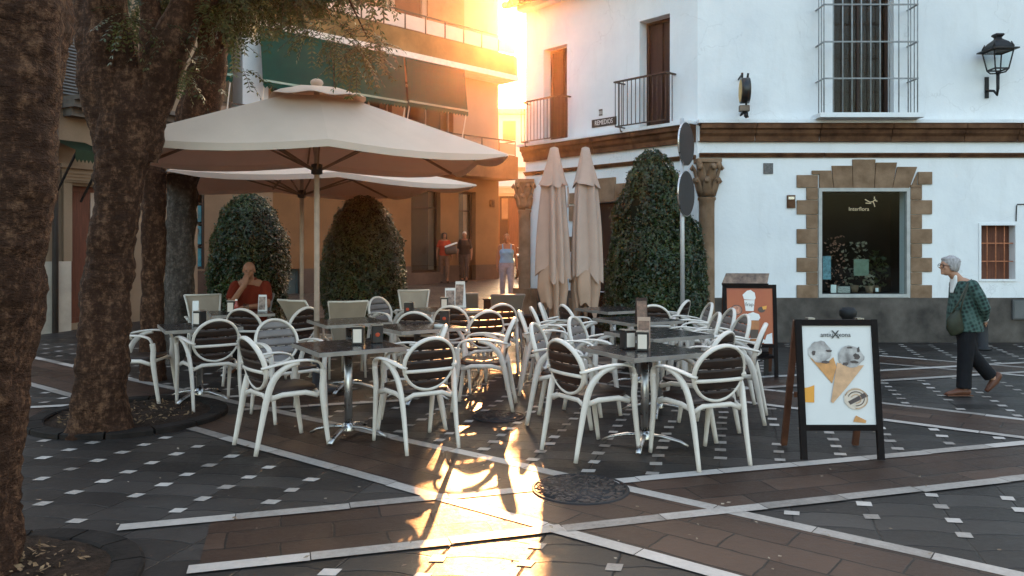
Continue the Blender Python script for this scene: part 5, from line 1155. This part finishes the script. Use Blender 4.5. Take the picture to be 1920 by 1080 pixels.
# nearest trunk at the picture edge
t = thing('plane_tree', 'nearest thick tree trunk with rugged flaking bark in the round stone pit', 'tree', (0, 0, 0), 0, 'old trees of the square')
D1 = 3.62
P = [(at(-70, D1), D1, -.05), (at(-68, D1), D1, .25), (at(-62, D1), D1, .8), (at(-35, D1), D1, 1.4), (at(-5, D1), D1, 2.1), (at(22, D1), D1, 2.8), (at(45, D1), D1, 3.6), (at(60, D1+.3), D1+.3, 4.6)]
m = trunk_mb(MB(), P, [.27, .235, .235, .25, .27, .30, .29, .22], 3, 64, .03, .045, .016); m.build('trunk', M['bark'], t)
c1 = [((-3.1, 4.2, 4.9), .9), ((-2.2, 3.9, 5.2), .9), ((-2.6, 4.8, 5.4), .9), ((-3.4, 3.2, 5.0), .8), ((-3.9, 4.4, 4.8), .7)]
m = MB(); leaves(m, c1, 500, 31); cr = m.build('crown', M['leaf'], t); m = MB(); fine_twigs(m, (-2.3, 3.95, 4.4), c1, 2); m.build('twigs', M['bark'], t)
# second trunk
t = thing('plane_tree', 'broad dark forked tree trunk standing left of the chairs', 'tree', (0, 0, 0), 0, 'old trees of the square')
D2 = 6.45
P = [(at(190, D2), D2, -.05), (at(192, D2), D2, .3), (at(197, D2), D2, .8), (at(206, D2), D2, 1.4), (at(222, D2), D2, 1.95), (at(240, D2), D2, 2.5), (at(250, D2), D2, 3.0)]
m = trunk_mb(MB(), P, [.29, .225, .205, .19, .195, .24, .26], 8, 64, .03, .04, .014)
trunk_mb(m, [(at(240, D2), D2, 2.35), (at(215, D2), D2-.05, 3.0), (at(190, D2), D2-.1, 3.7), (at(170, D2), D2-.2, 4.5)], [.22, .235, .20, .15], 15, 48, .035, .04, .012)
trunk_mb(m, [(at(250, D2), D2, 2.3), (at(292, D2), D2, 2.9), (at(345, D2), D2+.05, 3.5), (at(395, D2), D2+.1, 4.0), (at(440, D2), D2+.2, 4.6)], [.20, .19, .17, .155, .12], 21, 48, .035, .035, .012)
m.build('trunk', M['bark'], t)
c2 = [((at(420, 6.6), 6.6, 4.1), .42), ((at(490, 6.8), 6.8, 4.15), .48), ((at(560, 6.9), 6.9, 4.1), .42), ((at(620, 7.0), 7.0, 4.18), .42), ((at(330, 6.4), 6.0, 4.7), .7), ((at(450, 6.5), 6.5, 4.9), .9), ((at(600, 7.3), 7.3, 4.8), .7), ((at(200, 6.5), 6.8, 4.9), .8), ((at(675, 7.1), 7.1, 4.0), .28), ((at(545, 6.9), 6.9, 3.72), .2)]
m = MB(); tw = MB(); leaves(m, c2, 2700, 5, tw, (.04, .065))
c2b = [((at(455, 6.7), 6.7, 3.75), .22), ((at(405, 6.6), 6.6, 3.65), .2), ((at(590, 6.9), 6.9, 3.5), .10), ((at(640, 7.0), 7.0, 3.45), .16), ((at(675, 7.0), 7.0, 3.30), .16), ((at(700, 7.05), 7.05, 3.45), .14), ((at(452, 6.6), 6.6, 3.05), .05), ((at(440, 6.6), 6.6, 3.3), .06), ((at(245, 6.2), 6.1, 3.35), .10), ((at(330, 6.5), 6.3, 3.3), .12), ((at(345, 6.5), 6.5, 3.0), .08)]
leaves(m, c2b, 270, 6, tw); m.build('crown', M['leaf'], t); fine_twigs(tw, (at(440, D2), D2+.2, 4.5), c2[:10], 4); tw.build('twigs', M['bark'], t)
for pts in ([(440, 4.3), (560, 4.1), (650, 3.8), (690, 3.4)],): tw2 = MB().tube([(at(a, 6.9), 6.9, z) for a, z in pts], [.03, .02, .012, .004], n=6); tw2.build('branch', M['bark'], t)
# rear tree: two grey stems, leaning limb
t = thing('plane_tree', 'grey-barked tree behind the broad trunk with a stout leaning limb', 'tree', (0, 0, 0), 0, 'old trees of the square')
D3 = 10.4
m = trunk_mb(MB(), [(at(338, D3), D3, 0), (at(338, D3), D3, .8), (at(340, D3), D3, 1.6), (at(345, D3), D3, 2.3), (at(352, D3), D3, 2.9)], [.25, .2, .2, .21, .24], 33, 40, .045, .04, .012); m.build('trunk', M['bark_grey'], t)
m = trunk_mb(MB(), [(at(345, D3), D3, 2.55), (at(372, D3), D3-.1, 3.2), (at(400, D3), D3-.2, 3.75), (at(420, D3), D3-.3, 4.3), (at(445, D3), D3-.4, 5.2)], [.24, .26, .25, .20, .15], 44, 40, .045, .045, .014); m.build('limb', M['bark'], t)
c3 = [((at(420, 10), 10, 4.75), .5), ((at(500, 10), 10, 5.0), .55), ((at(360, 10), 10, 4.9), .5), ((at(580, 9.8), 9.8, 5.1), .5), ((at(640, 9.6), 9.6, 5.1), .4), ((at(300, 10), 10, 4.9), .6), ((at(470, 10), 10, 5.9), 1.0), ((at(365, 10), 10.2, 3.9), .2)]
m = MB(); leaves(m, c3, 1800, 9, None, (.06, .09)); m.build('crown', M['leaf'], t); m = MB(); fine_twigs(m, (at(430, D3), D3-.3, 4.6), c3, 9); m.build('twigs', M['bark'], t)
t = thing('dark_tree', 'slim dark trunk between the broad trunk and the grey one', 'tree', (0, 0, 0), 0, 'old trees of the square')
m = trunk_mb(MB(), [(at(287, 9), 9, 0), (at(287, 9), 9, 1), (at(288, 9), 9, 2), (at(285, 9), 9, 3), (at(280, 9), 9, 4.5)], [.17, .14, .135, .14, .12], 50, 36, .05, .03, .012); m.build('trunk', M['bark'], t)
c4 = [((at(280, 9), 9, 5), .7), ((at(330, 9), 9.3, 5.3), .6)]; m = MB(); leaves(m, c4, 300, 19, None, (.05, .08)); m.build('crown', M['leaf'], t)
# pits with stone rings and soil
for (cx, cy, r_), lb, nm in ((PIT1, 'round tree pit at the front with stone kerb and leafy soil', 0), (PIT2, 'round tree pit with raised kerb under the broad forked trunk', 1)):
    t = thing('tree_pit', lb, 'tree pit', (cx, cy, 0)); m = MB(); ns = 14; up = .03 if nm == 0 else .05
    for k in range(ns):
        a0, a1 = 2*pi*k/ns+.012, 2*pi*(k+1)/ns-.012; vs = []
        for j in range(7):
            a = a0+(a1-a0)*j/6
            for rr, z in ((r_-.11, -.10), (r_-.105, up-.01), (r_-.09, up), (r_+.03, up), (r_+.045, up-.01), (r_+.048, -.02)): vs.append((cos(a)*rr, sin(a)*rr, z+random.uniform(-.001, .001)))
        m.add(vs, [(j*6+q, j*6+q+1, (j+1)*6+q+1, (j+1)*6+q) for j in range(6) for q in range(5)] + [(0, 1, 2, 3, 4, 5)[::-1], tuple(36+q for q in range(6))])
    m.build('stone_kerb', mat('kerb_stone', (.010, .008, .007), .85, .3, 6, .5, 30, col2=(.026, .021, .018)), t)
    m = MB(); n = 40; vs = [(0, 0, .03)]
    for j in range(1, 13):
        for k in range(n): a = 2*pi*k/n; rr = (r_-.08)*j/12; vs.append((cos(a)*rr, sin(a)*rr, .024 + .03*noise.noise(Vector((cos(a)*rr*6, sin(a)*rr*6, 2)))+.012*(1-j/12)))
    fs = [(0, 1+k, 1+(k+1) % n) for k in range(n)] + [(1+j*n+k, 1+(j+1)*n+k, 1+(j+1)*n+(k+1) % n, 1+j*n+(k+1) % n) for j in range(11) for k in range(n)]
    m.add(vs, fs, True); m.build('soil', mat('soil', (.012, .008, .005), .95, .5, 20, .8, 60, dist=.02, col2=(.05, .03, .02)), t)
    m = MB(); rnd = random.Random(8)
    for _ in range(260):
        a = rnd.uniform(0, 6.28); q = (r_-.2)*rnd.random()**.5; s = rnd.uniform(.008, .03); c = Vector((cos(a)*q, sin(a)*q, .05)); u = Vector((rnd.gauss(0, 1), rnd.gauss(0, 1), rnd.gauss(0, .4))).normalized()*s; v = Vector((rnd.gauss(0, 1), rnd.gauss(0, 1), rnd.gauss(0, .4))).normalized()*s*.5
        m.add([c-u, c+v, c+u, c-v], [(0, 1, 2, 3)])
    m.build('dead_leaves', mat('dead_leaf', (.12, .07, .04), .8, .5, 30, col2=(.28, .18, .10)), t)
# fallen scraps on the paving
m = MB(); rnd = random.Random(77)
for _ in range(140):
    px, py = rnd.uniform(60, 1900), rnd.uniform(690, 1075); x, y = gp(px, py); s = rnd.uniform(.006, .02); a = rnd.uniform(0, 6.28); u = Vector((cos(a), sin(a), rnd.uniform(-.2, .2)))*s; v = Vector((-sin(a), cos(a), .2))*s*.5; c = Vector((x, y, .022)); m.add([c-u, c+v, c+u, c-v], [(0, 1, 2, 3)])
o = m.build('leaf_litter', mat('litter', (.10, .06, .035), .8, .6, 20, col2=(.4, .33, .25))); o['kind'] = 'stuff'
# ------------------------------------------------------------------ people
def V(*a): return Vector(a)
def head(mb, c, s, yaw=0, pitch=0):            # face towards -y before turning; s = head height
    rot = Matrix.Rotation(yaw, 3, 'Z') @ Matrix.Rotation(pitch, 3, 'X')
    def q(x, y, z): return V(*c) + rot @ V(x*s, y*s, z*s)
    mb.ell(q(0, .02, .10), (s*.33, s*.41, s*.38), 20, 14, rot); mb.ell(q(0, -.10, -.14), (s*.25, s*.27, s*.33), 18, 12, rot); mb.ell(q(0, -.29, -.36), (s*.10, s*.09, s*.08), 10, 8, rot)
    mb.tube([q(0, -.37, .08), q(0, -.455, -.10), q(0, -.40, -.15)], [s*.03, s*.052, s*.03], n=8, rnd=True); mb.tube([q(-.18, -.34, .08), q(0, -.375, .10), q(.18, -.34, .08)], s*.035, n=8, rnd=True)
    mb.ell(q(0, -.355, -.235), (s*.085, s*.04, s*.025), 10, 6, rot); mb.ell(q(0, -.345, -.275), (s*.075, s*.04, s*.022), 10, 6, rot)
    for e in (-1, 1): mb.ell(q(e*.33, .05, -.06), (s*.035, s*.07, s*.11), 8, 8, rot); mb.ell(q(e*.17, -.27, -.10), (s*.09, s*.07, s*.08), 10, 8, rot)
    return q, rot
def eyes(t, q, s, mt):
    for e in (-1, 1): MB().ell(q(e*.125, -.352, .02), (s*.042, s*.02, s*.022), 10, 6).build('eye', mt, t)
def hand(mb, w_, d, up, L, curl=.5, thumb=1):   # wrist, direction, back-of-hand normal, hand length
    w_, d, up = V(*w_), V(*d).normalized(), V(*up).normalized(); sd_ = d.cross(up).normalized(); p = w_ + d*L*.26
    mb.tube([w_ - d*L*.12, w_ + d*L*.12, w_ + d*L*.46], [(L*.15, L*.10), (L*.21, L*.10), (L*.24, L*.085)], side=sd_, n=10, rnd=True)
    for i, (o, ln) in enumerate(((-.17, .40), (-.06, .46), (.055, .43), (.165, .34))):
        b = w_ + d*L*.48 + sd_*o*L; d2 = d.copy(); pts = [b]
        for k in range(3):
            d2 = (Matrix.Rotation(-curl*(.55+.1*k), 3, sd_) @ d2).normalized(); pts.append(pts[-1] + d2*ln*L*(.42, .32, .26)[k])
        mb.tube(pts, [L*.052, L*.048, L*.043, L*.034], n=8, rnd=True)
    b = w_ + d*L*.14 + sd_*thumb*L*.17; td = (d*.65 + sd_*thumb*.75 - up*.35).normalized(); mb.tube([b, b+td*L*.2, b+td*L*.2+(td*.4+d*.6)*L*.2], [L*.07, L*.06, L*.045], n=8, rnd=True)
eye_m = mat('eye_dark', (.02, .012, .01), .3)
# old woman walking to the left (built facing -x, H ~1.45)
gx_, gy_ = gp(1812, 741); k = 1.44/1.60
ow = thing('person', 'elderly person with grey hair and patterned green jacket walking with hands clasped behind the back', 'person', (gx_, gy_, .012), 0)
S = lambda *p: tuple(V(*p)*k)
# x negative = forwards (picture left)
hc = S(-.205, 0, 1.475); b = MB()
q, rot = head(b, hc, .225*k, yaw=-pi/2, pitch=R(-4))
b.tube([S(-.165, 0, 1.40), S(-.10, 0, 1.33), S(-.04, 0, 1.24)], [.052*k, .056*k, .09*k], n=14, rnd=True)
b.tube([S(-.04, 0, 1.26), S(-.03, 0, 1.1), S(-.06, 0, .95), S(-.03, 0, .84)], [(.09*k, .15*k), (.12*k, .16*k), (.13*k, .155*k), (.12*k, .16*k)], side=(1, 0, 0), n=18, rnd=True)
for s, hip, kn, an in ((-1, (-.03, -.08, .84), (-.06, -.085, .46), (-.08, -.09, .09)), (1, (-.01, .08, .84), (.10, .085, .45), (.36, .09, .17))):
    b.tube([S(*hip), S(*kn), S(*an)], [.085*k, .058*k, .04*k], n=12, rnd=True)
for s in (-1, 1):
    b.tube([S(-.03, s*.175, 1.27), S(.06, s*.235, 1.02), S(.155, s*.09, .865)], [.048*k, .042*k, .027*k], n=10, rnd=True)
hand(b, S(.150, -.075, .865), (.7, .55, -.25), (.5, -.6, .3), .165*k, .55, 1); hand(b, S(.155, .075, .85), (.6, -.6, -.3), (.5, .6, .3), .16*k, .6, -1)
rob(b, 'body', M['skin'], ow, .0065, 2)
eyes(ow, q, .225*k, eye_m)
h = MB(); h.ell(q(0, .10, .17), (.085*k, .105*k, .088*k), 18, 12, rot); h.ell(q(0, .26, .02), (.075*k, .06*k, .085*k), 14, 10, rot)
for e in (-1, 1): h.ell(q(e*.27, .12, .08), (.032*k, .06*k, .07*k), 12, 8, rot)
h.ell(q(0, -.12, .36), (.068*k, .06*k, .032*k), 12, 8, rot)
rr = random.Random(3)
for _ in range(60):
    a, e_ = rr.uniform(0, 6.28), rr.uniform(.1, 1.4); c = q(cos(a)*.36*cos(e_)*.95, .12+sin(a)*.42*cos(e_), .17+.36*sin(e_)*1.0)
    if rot.inverted() @ (c - V(*hc)) and (rot.inverted() @ (c - V(*hc))).y > -.05*k: h.ell(c, (.022*k, .018*k, .016*k), 6, 5)
rob(h, 'hair', mat('grey_hair', (.36, .33, .32), .7, .35, 60, .6, 200, stretch=(1, 1, .3)), ow, .006, 1)
g = MB()
for e in (-1, 1):
    c = q(e*.14, -.40, .02); n_ = 14; pts = [c + rot @ V(.03*cos(2*pi*i/n_), 0, .021*sin(2*pi*i/n_)) for i in range(n_+1)]; g.tube(pts, .0028, n=5, cap=False); g.tube([q(e*.26, -.38, .04), q(e*.35, -.1, .03), q(e*.35, .08, .0)], .003, n=5)
g.tube([q(-.03, -.42, .03), q(.03, -.42, .03)], .003, n=5); g.build('glasses', M['black'], ow)
# trousers, shoes
tr = MB(); tr.tube([S(-.03, 0, .93), S(-.03, 0, .82)], [(.145*k, .17*k), (.145*k, .175*k)], side=(1, 0, 0), n=18, rnd=True)
tr.tube([S(-.03, -.082, .85), S(-.055, -.088, .62), S(-.062, -.088, .46), S(-.078, -.09, .25), S(-.082, -.09, .085)], [.108*k, .096*k, .085*k, .078*k, .080*k], n=16)
tr.tube([S(-.01, .082, .85), S(.045, .085, .64), S(.105, .087, .46), S(.23, .09, .31), S(.335, .09, .19)], [.108*k, .098*k, .085*k, .078*k, .078*k], n=16)
for p, r_ in ((S(-.03, -.082, .85), .1), (S(-.01, .082, .85), .1)): tr.ell(p, (r_*k,)*3)
rob(tr, 'trousers', mat('black_trousers', (.012, .012, .014), .8, .2, 12, .4, 40), ow, .008, 3)
sh_ = mat('brown_shoe', (.12, .045, .025), .45, .25, 20)
m = MB(); m.tube([S(-.04, -.09, .045), S(-.12, -.09, .05), S(-.20, -.09, .035), S(-.275, -.09, .022)], [(.038*k, .042*k), (.042*k, .045*k), (.042*k, .03*k), (.03*k, .018*k)], side=(0, 1, 0), n=12, rnd=True); m.box(*S(-.29, -.135, 0), *S(-.0, -.045, .014)); m.build('shoe', sh_, ow)
m = MB(); a_, b2 = V(*S(.40, .09, .19)), V(*S(.315, .09, .045)); m.tube([a_ + V(.02, 0, .01), a_.lerp(b2, .35) + V(.012, 0, 0), a_.lerp(b2, .7), b2 + V(-.02, 0, -.015)], [(.04*k, .045*k), (.043*k, .05*k), (.045*k, .038*k), (.035*k, .022*k)], side=(0, 1, 0), n=12, rnd=True); m.build('shoe', sh_, ow)
# jacket
def green_jacket():
    g = NG('patterned_jacket'); v = g.n('TexVoronoi'); v.inputs['Scale'].default_value = 26; mp = g.n('Mapping'); mp.inputs['Rotation'].default_value = (0, R(20), R(10)); v.inputs['Randomness'].default_value = .25; g.l(g.tc.outputs['Object'], mp.inputs[0]); g.l(mp.outputs[0], v.inputs['Vector'])
    c = g.ramp(g.math('ADD', v.outputs['Distance'], g.math('MULTIPLY', g.noise(9, 4), .35)), [(.38, (.006, .010, .010)), (.55, (.015, .045, .036)), (.8, (.055, .10, .085))]); g.l(c, g.b.inputs['Base Color']); g.b.inputs['Roughness'].default_value = .85; g.bump(g.noise(14, 4), .5, .02); return g.m
jk = MB()
jk.tube([S(-.055, 0, 1.315), S(-.05, 0, 1.24), S(-.035, 0, 1.10), S(-.035, 0, .95), S(-.02, 0, .78), S(-.02, 0, .735)], [(.07*k, .11*k), (.115*k, .185*k), (.142*k, .19*k), (.165*k, .195*k), (.185*k, .205*k), (.188*k, .205*k)], side=(1, 0, 0), n=24)
jk.ell(S(.0, 0, 1.22), (.105*k, .15*k, .09*k))
for s in (-1, 1): jk.tube([S(-.03, s*.165, 1.26), S(.02, s*.225, 1.13), S(.07, s*.235, 1.01), S(.125, s*.13, .90)], [.072*k, .066*k, .06*k, .05*k], n=14, rnd=True)
rob(jk, 'jacket', green_jacket(), ow, .007, 3)
m = MB()
for s in (-1, 1): MB().tube([S(.115, s*.145, .915), S(.145, s*.10, .875)], .046*k, n=14).build('cuff', mat('white_cuff', (.75, .74, .72), .8), ow)
m.tube([S(-.152, 0, 1.365), S(-.15, 0, 1.30), S(-.172, 0, 1.18)], [(.022*k, .07*k), (.02*k, .07*k), (.012*k, .03*k)], side=(1, 0, 0), n=10, rnd=True)
m.build('shirt', mat('white_shirt', (.75, .74, .72), .8), ow)
bgm = thing('shoulder_bag', 'dark olive shoulder bag hanging in front of the walking elderly person', 'bag', (gx_, gy_, .012))
m = MB(); m.tube([S(-.20, -.16, .96), S(-.225, -.16, .88), S(-.225, -.16, .79), S(-.20, -.16, .74)], [(.05*k, .03*k), (.085*k, .045*k), (.10*k, .05*k), (.09*k, .035*k)], side=(1, 0, 0), n=16, rnd=True); m.build('bag_body', mat('olive_leather', (.025, .028, .016), .5, .3, 12), bgm)
m = MB(); m.tube([S(-.26, -.17, .95), S(-.19, -.20, 1.10), S(-.10, -.19, 1.28), S(-.03, -.15, 1.33)], .009, n=6); m.tube([S(-.17, -.17, .95), S(-.165, -.205, 1.08), S(-.09, -.19, 1.27)], .009, n=6); m.build('strap', mat('strap_leather', (.05, .05, .035), .5), bgm)
# walkers coming out of the lane, facing the camera (-y)
def walker(label, x, y, H, yaw, hair, hairm, topm, topz, trm, skin, sleeve=False, step=.10, bag=False, fat=1.0, tank=False):
    t = thing('person', label, 'person', (x, y, gz(y)), yaw); k = H/1.70; S = lambda *p: tuple(V(*p)*k); b = MB()
    q, rot = head(b, S(0, -.02, 1.585), .225*k); b.tube([S(0, .01, 1.49), S(0, .02, 1.40)], [.052*k, .06*k], n=12, rnd=True)
    b.tube([S(0, .02, 1.41), S(0, .0, 1.25), S(0, .01, 1.08), S(0, .02, .92)], [(.15*k, .07*k), (.165*k*fat, .11*k), (.135*k*fat, .10*k), (.165*k*fat, .11*k)], side=(1, 0, 0), n=18, rnd=True)
    for s in (-1, 1):
        f = -step*s; b.tube([S(s*.09, .01, .92), S(s*.10, f*.8-.02, .50), S(s*.095, f*1.3+.03*(f > 0), .09)], [.085*k*fat, .058*k, .038*k], n=12, rnd=True)
        b.tube([S(s*.165, .02, 1.39), S(s*.235, .03, 1.12), S(s*.25, -.05+f*.3, .88)], [.046*k, .040*k, .026*k], n=10, rnd=True)
        hand(b, S(s*.25, -.052+f*.3, .88), (0.02*s, -.12, -1), (s*1, 0, 0), .17*k, .35, s)
        b.tube([S(s*.095, f*1.3+.02, .05), S(s*.10, f*1.3-.14, .02)], [.034*k, .025*k], n=8, rnd=True)
    rob(b, 'body', skin, t, .0095, 1); eyes(t, q, .225*k, eye_m)
    h = MB(); h.ell(q(0, .09, .17), (.082*k, .10*k, .085*k), 14, 10)
    if hair == 'bob':
        for e in (-1, 1): h.ell(q(e*.30, .05, -.02), (.035*k, .07*k, .11*k), 10, 8)
        h.ell(q(0, .25, -.05), (.08*k, .05*k, .12*k), 12, 8)
    elif hair == 'tied': h.ell(q(0, .3, .12), (.06*k, .05*k, .07*k), 10, 8)
    rob(h, 'hair', hairm, t, .009, 1)
    c = MB(); zt = 1.30 if tank else 1.41
    c.tube([S(0, .0, zt), S(0, -.01, 1.25), S(0, .005, 1.10), S(0, .01, topz)], [(.155*k*fat, .112*k) if tank else (.15*k, .08*k), (.178*k*fat, .128*k), (.152*k*fat, .118*k), (.182*k*fat, .13*k)], side=(1, 0, 0), n=20)
    if tank: c.ell(S(-.075, -.09, 1.22), (.07*k, .06*k, .065*k)); c.ell(S(.075, -.09, 1.22), (.07*k, .06*k, .065*k))
    for s in (-1, 1):
        if tank: c.tube([S(s*.10, -.085, 1.28), S(s*.11, -.03, 1.44), S(s*.10, .08, 1.36)], [(.018*k, .012*k)]*3, n=8, rnd=True)
        else: c.tube([S(s*.14, .02, 1.39), S(s*.205, .028, 1.24)] + ([S(s*.215, .03, 1.16)] if sleeve else []), [.068*k, .058*k, .052*k][:3 if sleeve else 2], n=12, rnd=True)
    rob(c, 'top', topm, t, .009, 2)
    p = MB(); p.tube([S(0, .015, topz+.06), S(0, .015, .90)], [(.165*k*fat, .12*k), (.18*k*fat, .13*k)], side=(1, 0, 0), n=18, rnd=True)
    for s in (-1, 1): f = -step*s; p.tube([S(s*.09, .01, .90), S(s*.10, f*.8-.02, .50), S(s*.095, f*1.25+.02, .13)], [.108*k*fat, .074*k, .058*k], n=14); p.ell(S(s*.09, .01, .90), (.105*k*fat,)*3)
    rob(p, 'trousers', trm, t, .010, 2)
    for s in (-1, 1): f = -step*s; MB().tube([S(s*.095, f*1.3+.05, .04), S(s*.10, f*1.3-.08, .035), S(s*.10, f*1.3-.17, .025)], [(.038*k, .036*k), (.045*k, .036*k), (.035*k, .022*k)], side=(1, 0, 0), n=10, rnd=True).build('shoe', M['black_wood'] if s > 0 else M['black_wood'], t)
    return t
dk_h = mat('dark_hair', (.03, .018, .012), .6, .4, 40); bl_h = mat('auburn_hair', (.22, .10, .05), .6, .4, 40); wh_h = mat('white_hair', (.55, .47, .42), .7, .3, 40)
walker('person in a pale blue top and grey jeans walking out of the sunlit lane', at(950, 19), 19, 1.64, R(6), 'tied', bl_h, mat('blue_top', (.13, .32, .50), .7, .12, 8, .3, 30), .97, mat('grey_jeans', (.22, .24, .29), .85, .2, 12, .3, 60), M['skin_tan'], step=.07, fat=1.08, tank=True)
walker('person with dark bobbed hair in a red sleeveless top walking past the shop front', at(833, 24.2), 24.2, 1.58, R(10), 'bob', dk_h, mat('red_top', (.36, .045, .02), .8, .15, 8), .93, mat('tan_trousers', (.13, .07, .045), .85, .2, 12), M['skin_tan'], step=.10, fat=1.0)
walker('person with white hair and black short-sleeved shirt walking beside the one in red', at(871, 24.6), 24.6, 1.60, R(-8), 'short', wh_h, mat('black_shirt', (.018, .016, .016), .8), .93, mat('grey_trousers', (.06, .045, .04), .85, .2, 12), M['skin_tan'], sleeve=True, step=.08, fat=1.08)
t = thing('handbag', 'pale-trimmed dark handbag under the arm of the person in red', 'bag', (at(846, 24), 23.95, gz(24)))
MB().tube([(-.14, 0, 1.02), (.13, 0, 1.05)], [(.06, .13), (.06, .13)], side=(0, 1, 0), n=14, rnd=True).build('bag_body', mat('brown_bag', (.08, .05, .035), .6), t); MB().tube([(-.17, -.03, 1.14), (.17, -.02, 1.26)], [(.03, .03), (.03, .03)], n=8, rnd=True).build('trim', M['paper'], t)
# seated man at the rear table, elbow on table and hand at his chin (faces the camera)
t = thing('person', 'bald person in an orange-red shirt seated at the table with a hand at the chin', 'person', (at(470, 9.95), 9.95, 0), R(8)); b = MB()
q, rot = head(b, (.0, -.10, 1.245), .225, yaw=R(6), pitch=R(6)); b.tube([(0, -.06, 1.15), (0, -.03, 1.06)], [.056, .066], n=12, rnd=True)
b.tube([(0, -.02, 1.07), (0, .03, .90), (0, .07, .72), (0, .09, .50)], [(.17, .08), (.185, .125), (.17, .14), (.18, .13)], side=(1, 0, 0), n=18, rnd=True)
for s in (-1, 1): b.tube([(s*.1, .06, .50), (s*.13, -.38, .50), (s*.13, -.36, .08)], [.09, .065, .045], n=12, rnd=True); b.tube([(s*.13, -.35, .05), (s*.13, -.5, .025)], [.04, .03], n=8, rnd=True)
b.tube([(-.19, -.02, 1.03), (-.20, -.27, .80), (-.035, -.235, 1.065)], [.052, .046, .032], n=12, rnd=True); hand(b, (-.03, -.233, 1.06), (.12, .12, 1), (-.2, -1, .1), .18, .75, -1)
b.tube([(.19, -.02, 1.03), (.24, -.20, .81), (.05, -.40, .80)], [.052, .046, .030], n=12, rnd=True); hand(b, (.05, -.40, .80), (-1, -.15, 0), (0, 0, 1), .18, .4, 1)
rob(b, 'body', M['skin_tan'], t, .008, 2); eyes(t, q, .225, eye_m)
c = MB(); c.tube([(0, -.02, 1.09), (0, -.01, 1.0), (0, .02, .90), (0, .06, .72), (0, .085, .52)], [(.12, .075), (.2, .105), (.205, .145), (.19, .16), (.20, .155)], side=(1, 0, 0), n=22, rnd=True)
c.tube([(-.18, -.01, 1.035), (-.20, -.16, .92)], [.078, .07], n=14, rnd=True); c.tube([(.18, -.01, 1.035), (.225, -.13, .90)], [.078, .07], n=14, rnd=True)
rob(c, 'shirt', mat('red_shirt', (.13, .016, .006), .8, .15, 8, .4, 20), t, .009, 3)
p = MB(); p.tube([(0, .09, .56), (0, .08, .47)], [(.19, .15), (.19, .14)], side=(1, 0, 0), n=16, rnd=True)
for s in (-1, 1): p.tube([(s*.1, .06, .50), (s*.13, -.38, .51), (s*.13, -.37, .12)], [.11, .085, .07], n=14, rnd=True)
rob(p, 'trousers', M['black_wood'], t, .011, 2)
copy_tree(sg2, (at(470, 10.0), 10.02, 0), R(-82), 'dark mesh chair under the seated person', G2)

# ------------------------------------------------------------------ haze added to imitate the sun's lens glow, one closed box round everything, sky outside
HZ = MB().box(-45, -12, -1.5, 45, 95, 30); hz_m = bpy.data.materials.new('glow_haze'); hz_m.use_nodes = True; ht = hz_m.node_tree
ht.nodes.remove(ht.nodes['Principled BSDF']); pv = ht.nodes.new('ShaderNodeVolumePrincipled'); pv.inputs['Color'].default_value = (1, .62, .36, 1); pv.inputs['Density'].default_value = .0009; pv.inputs['Anisotropy'].default_value = .92
ht.links.new(pv.outputs[0], ht.nodes['Material Output'].inputs['Volume'])
hz_o = HZ.build('haze', hz_m); hz_o['kind'] = 'stuff'
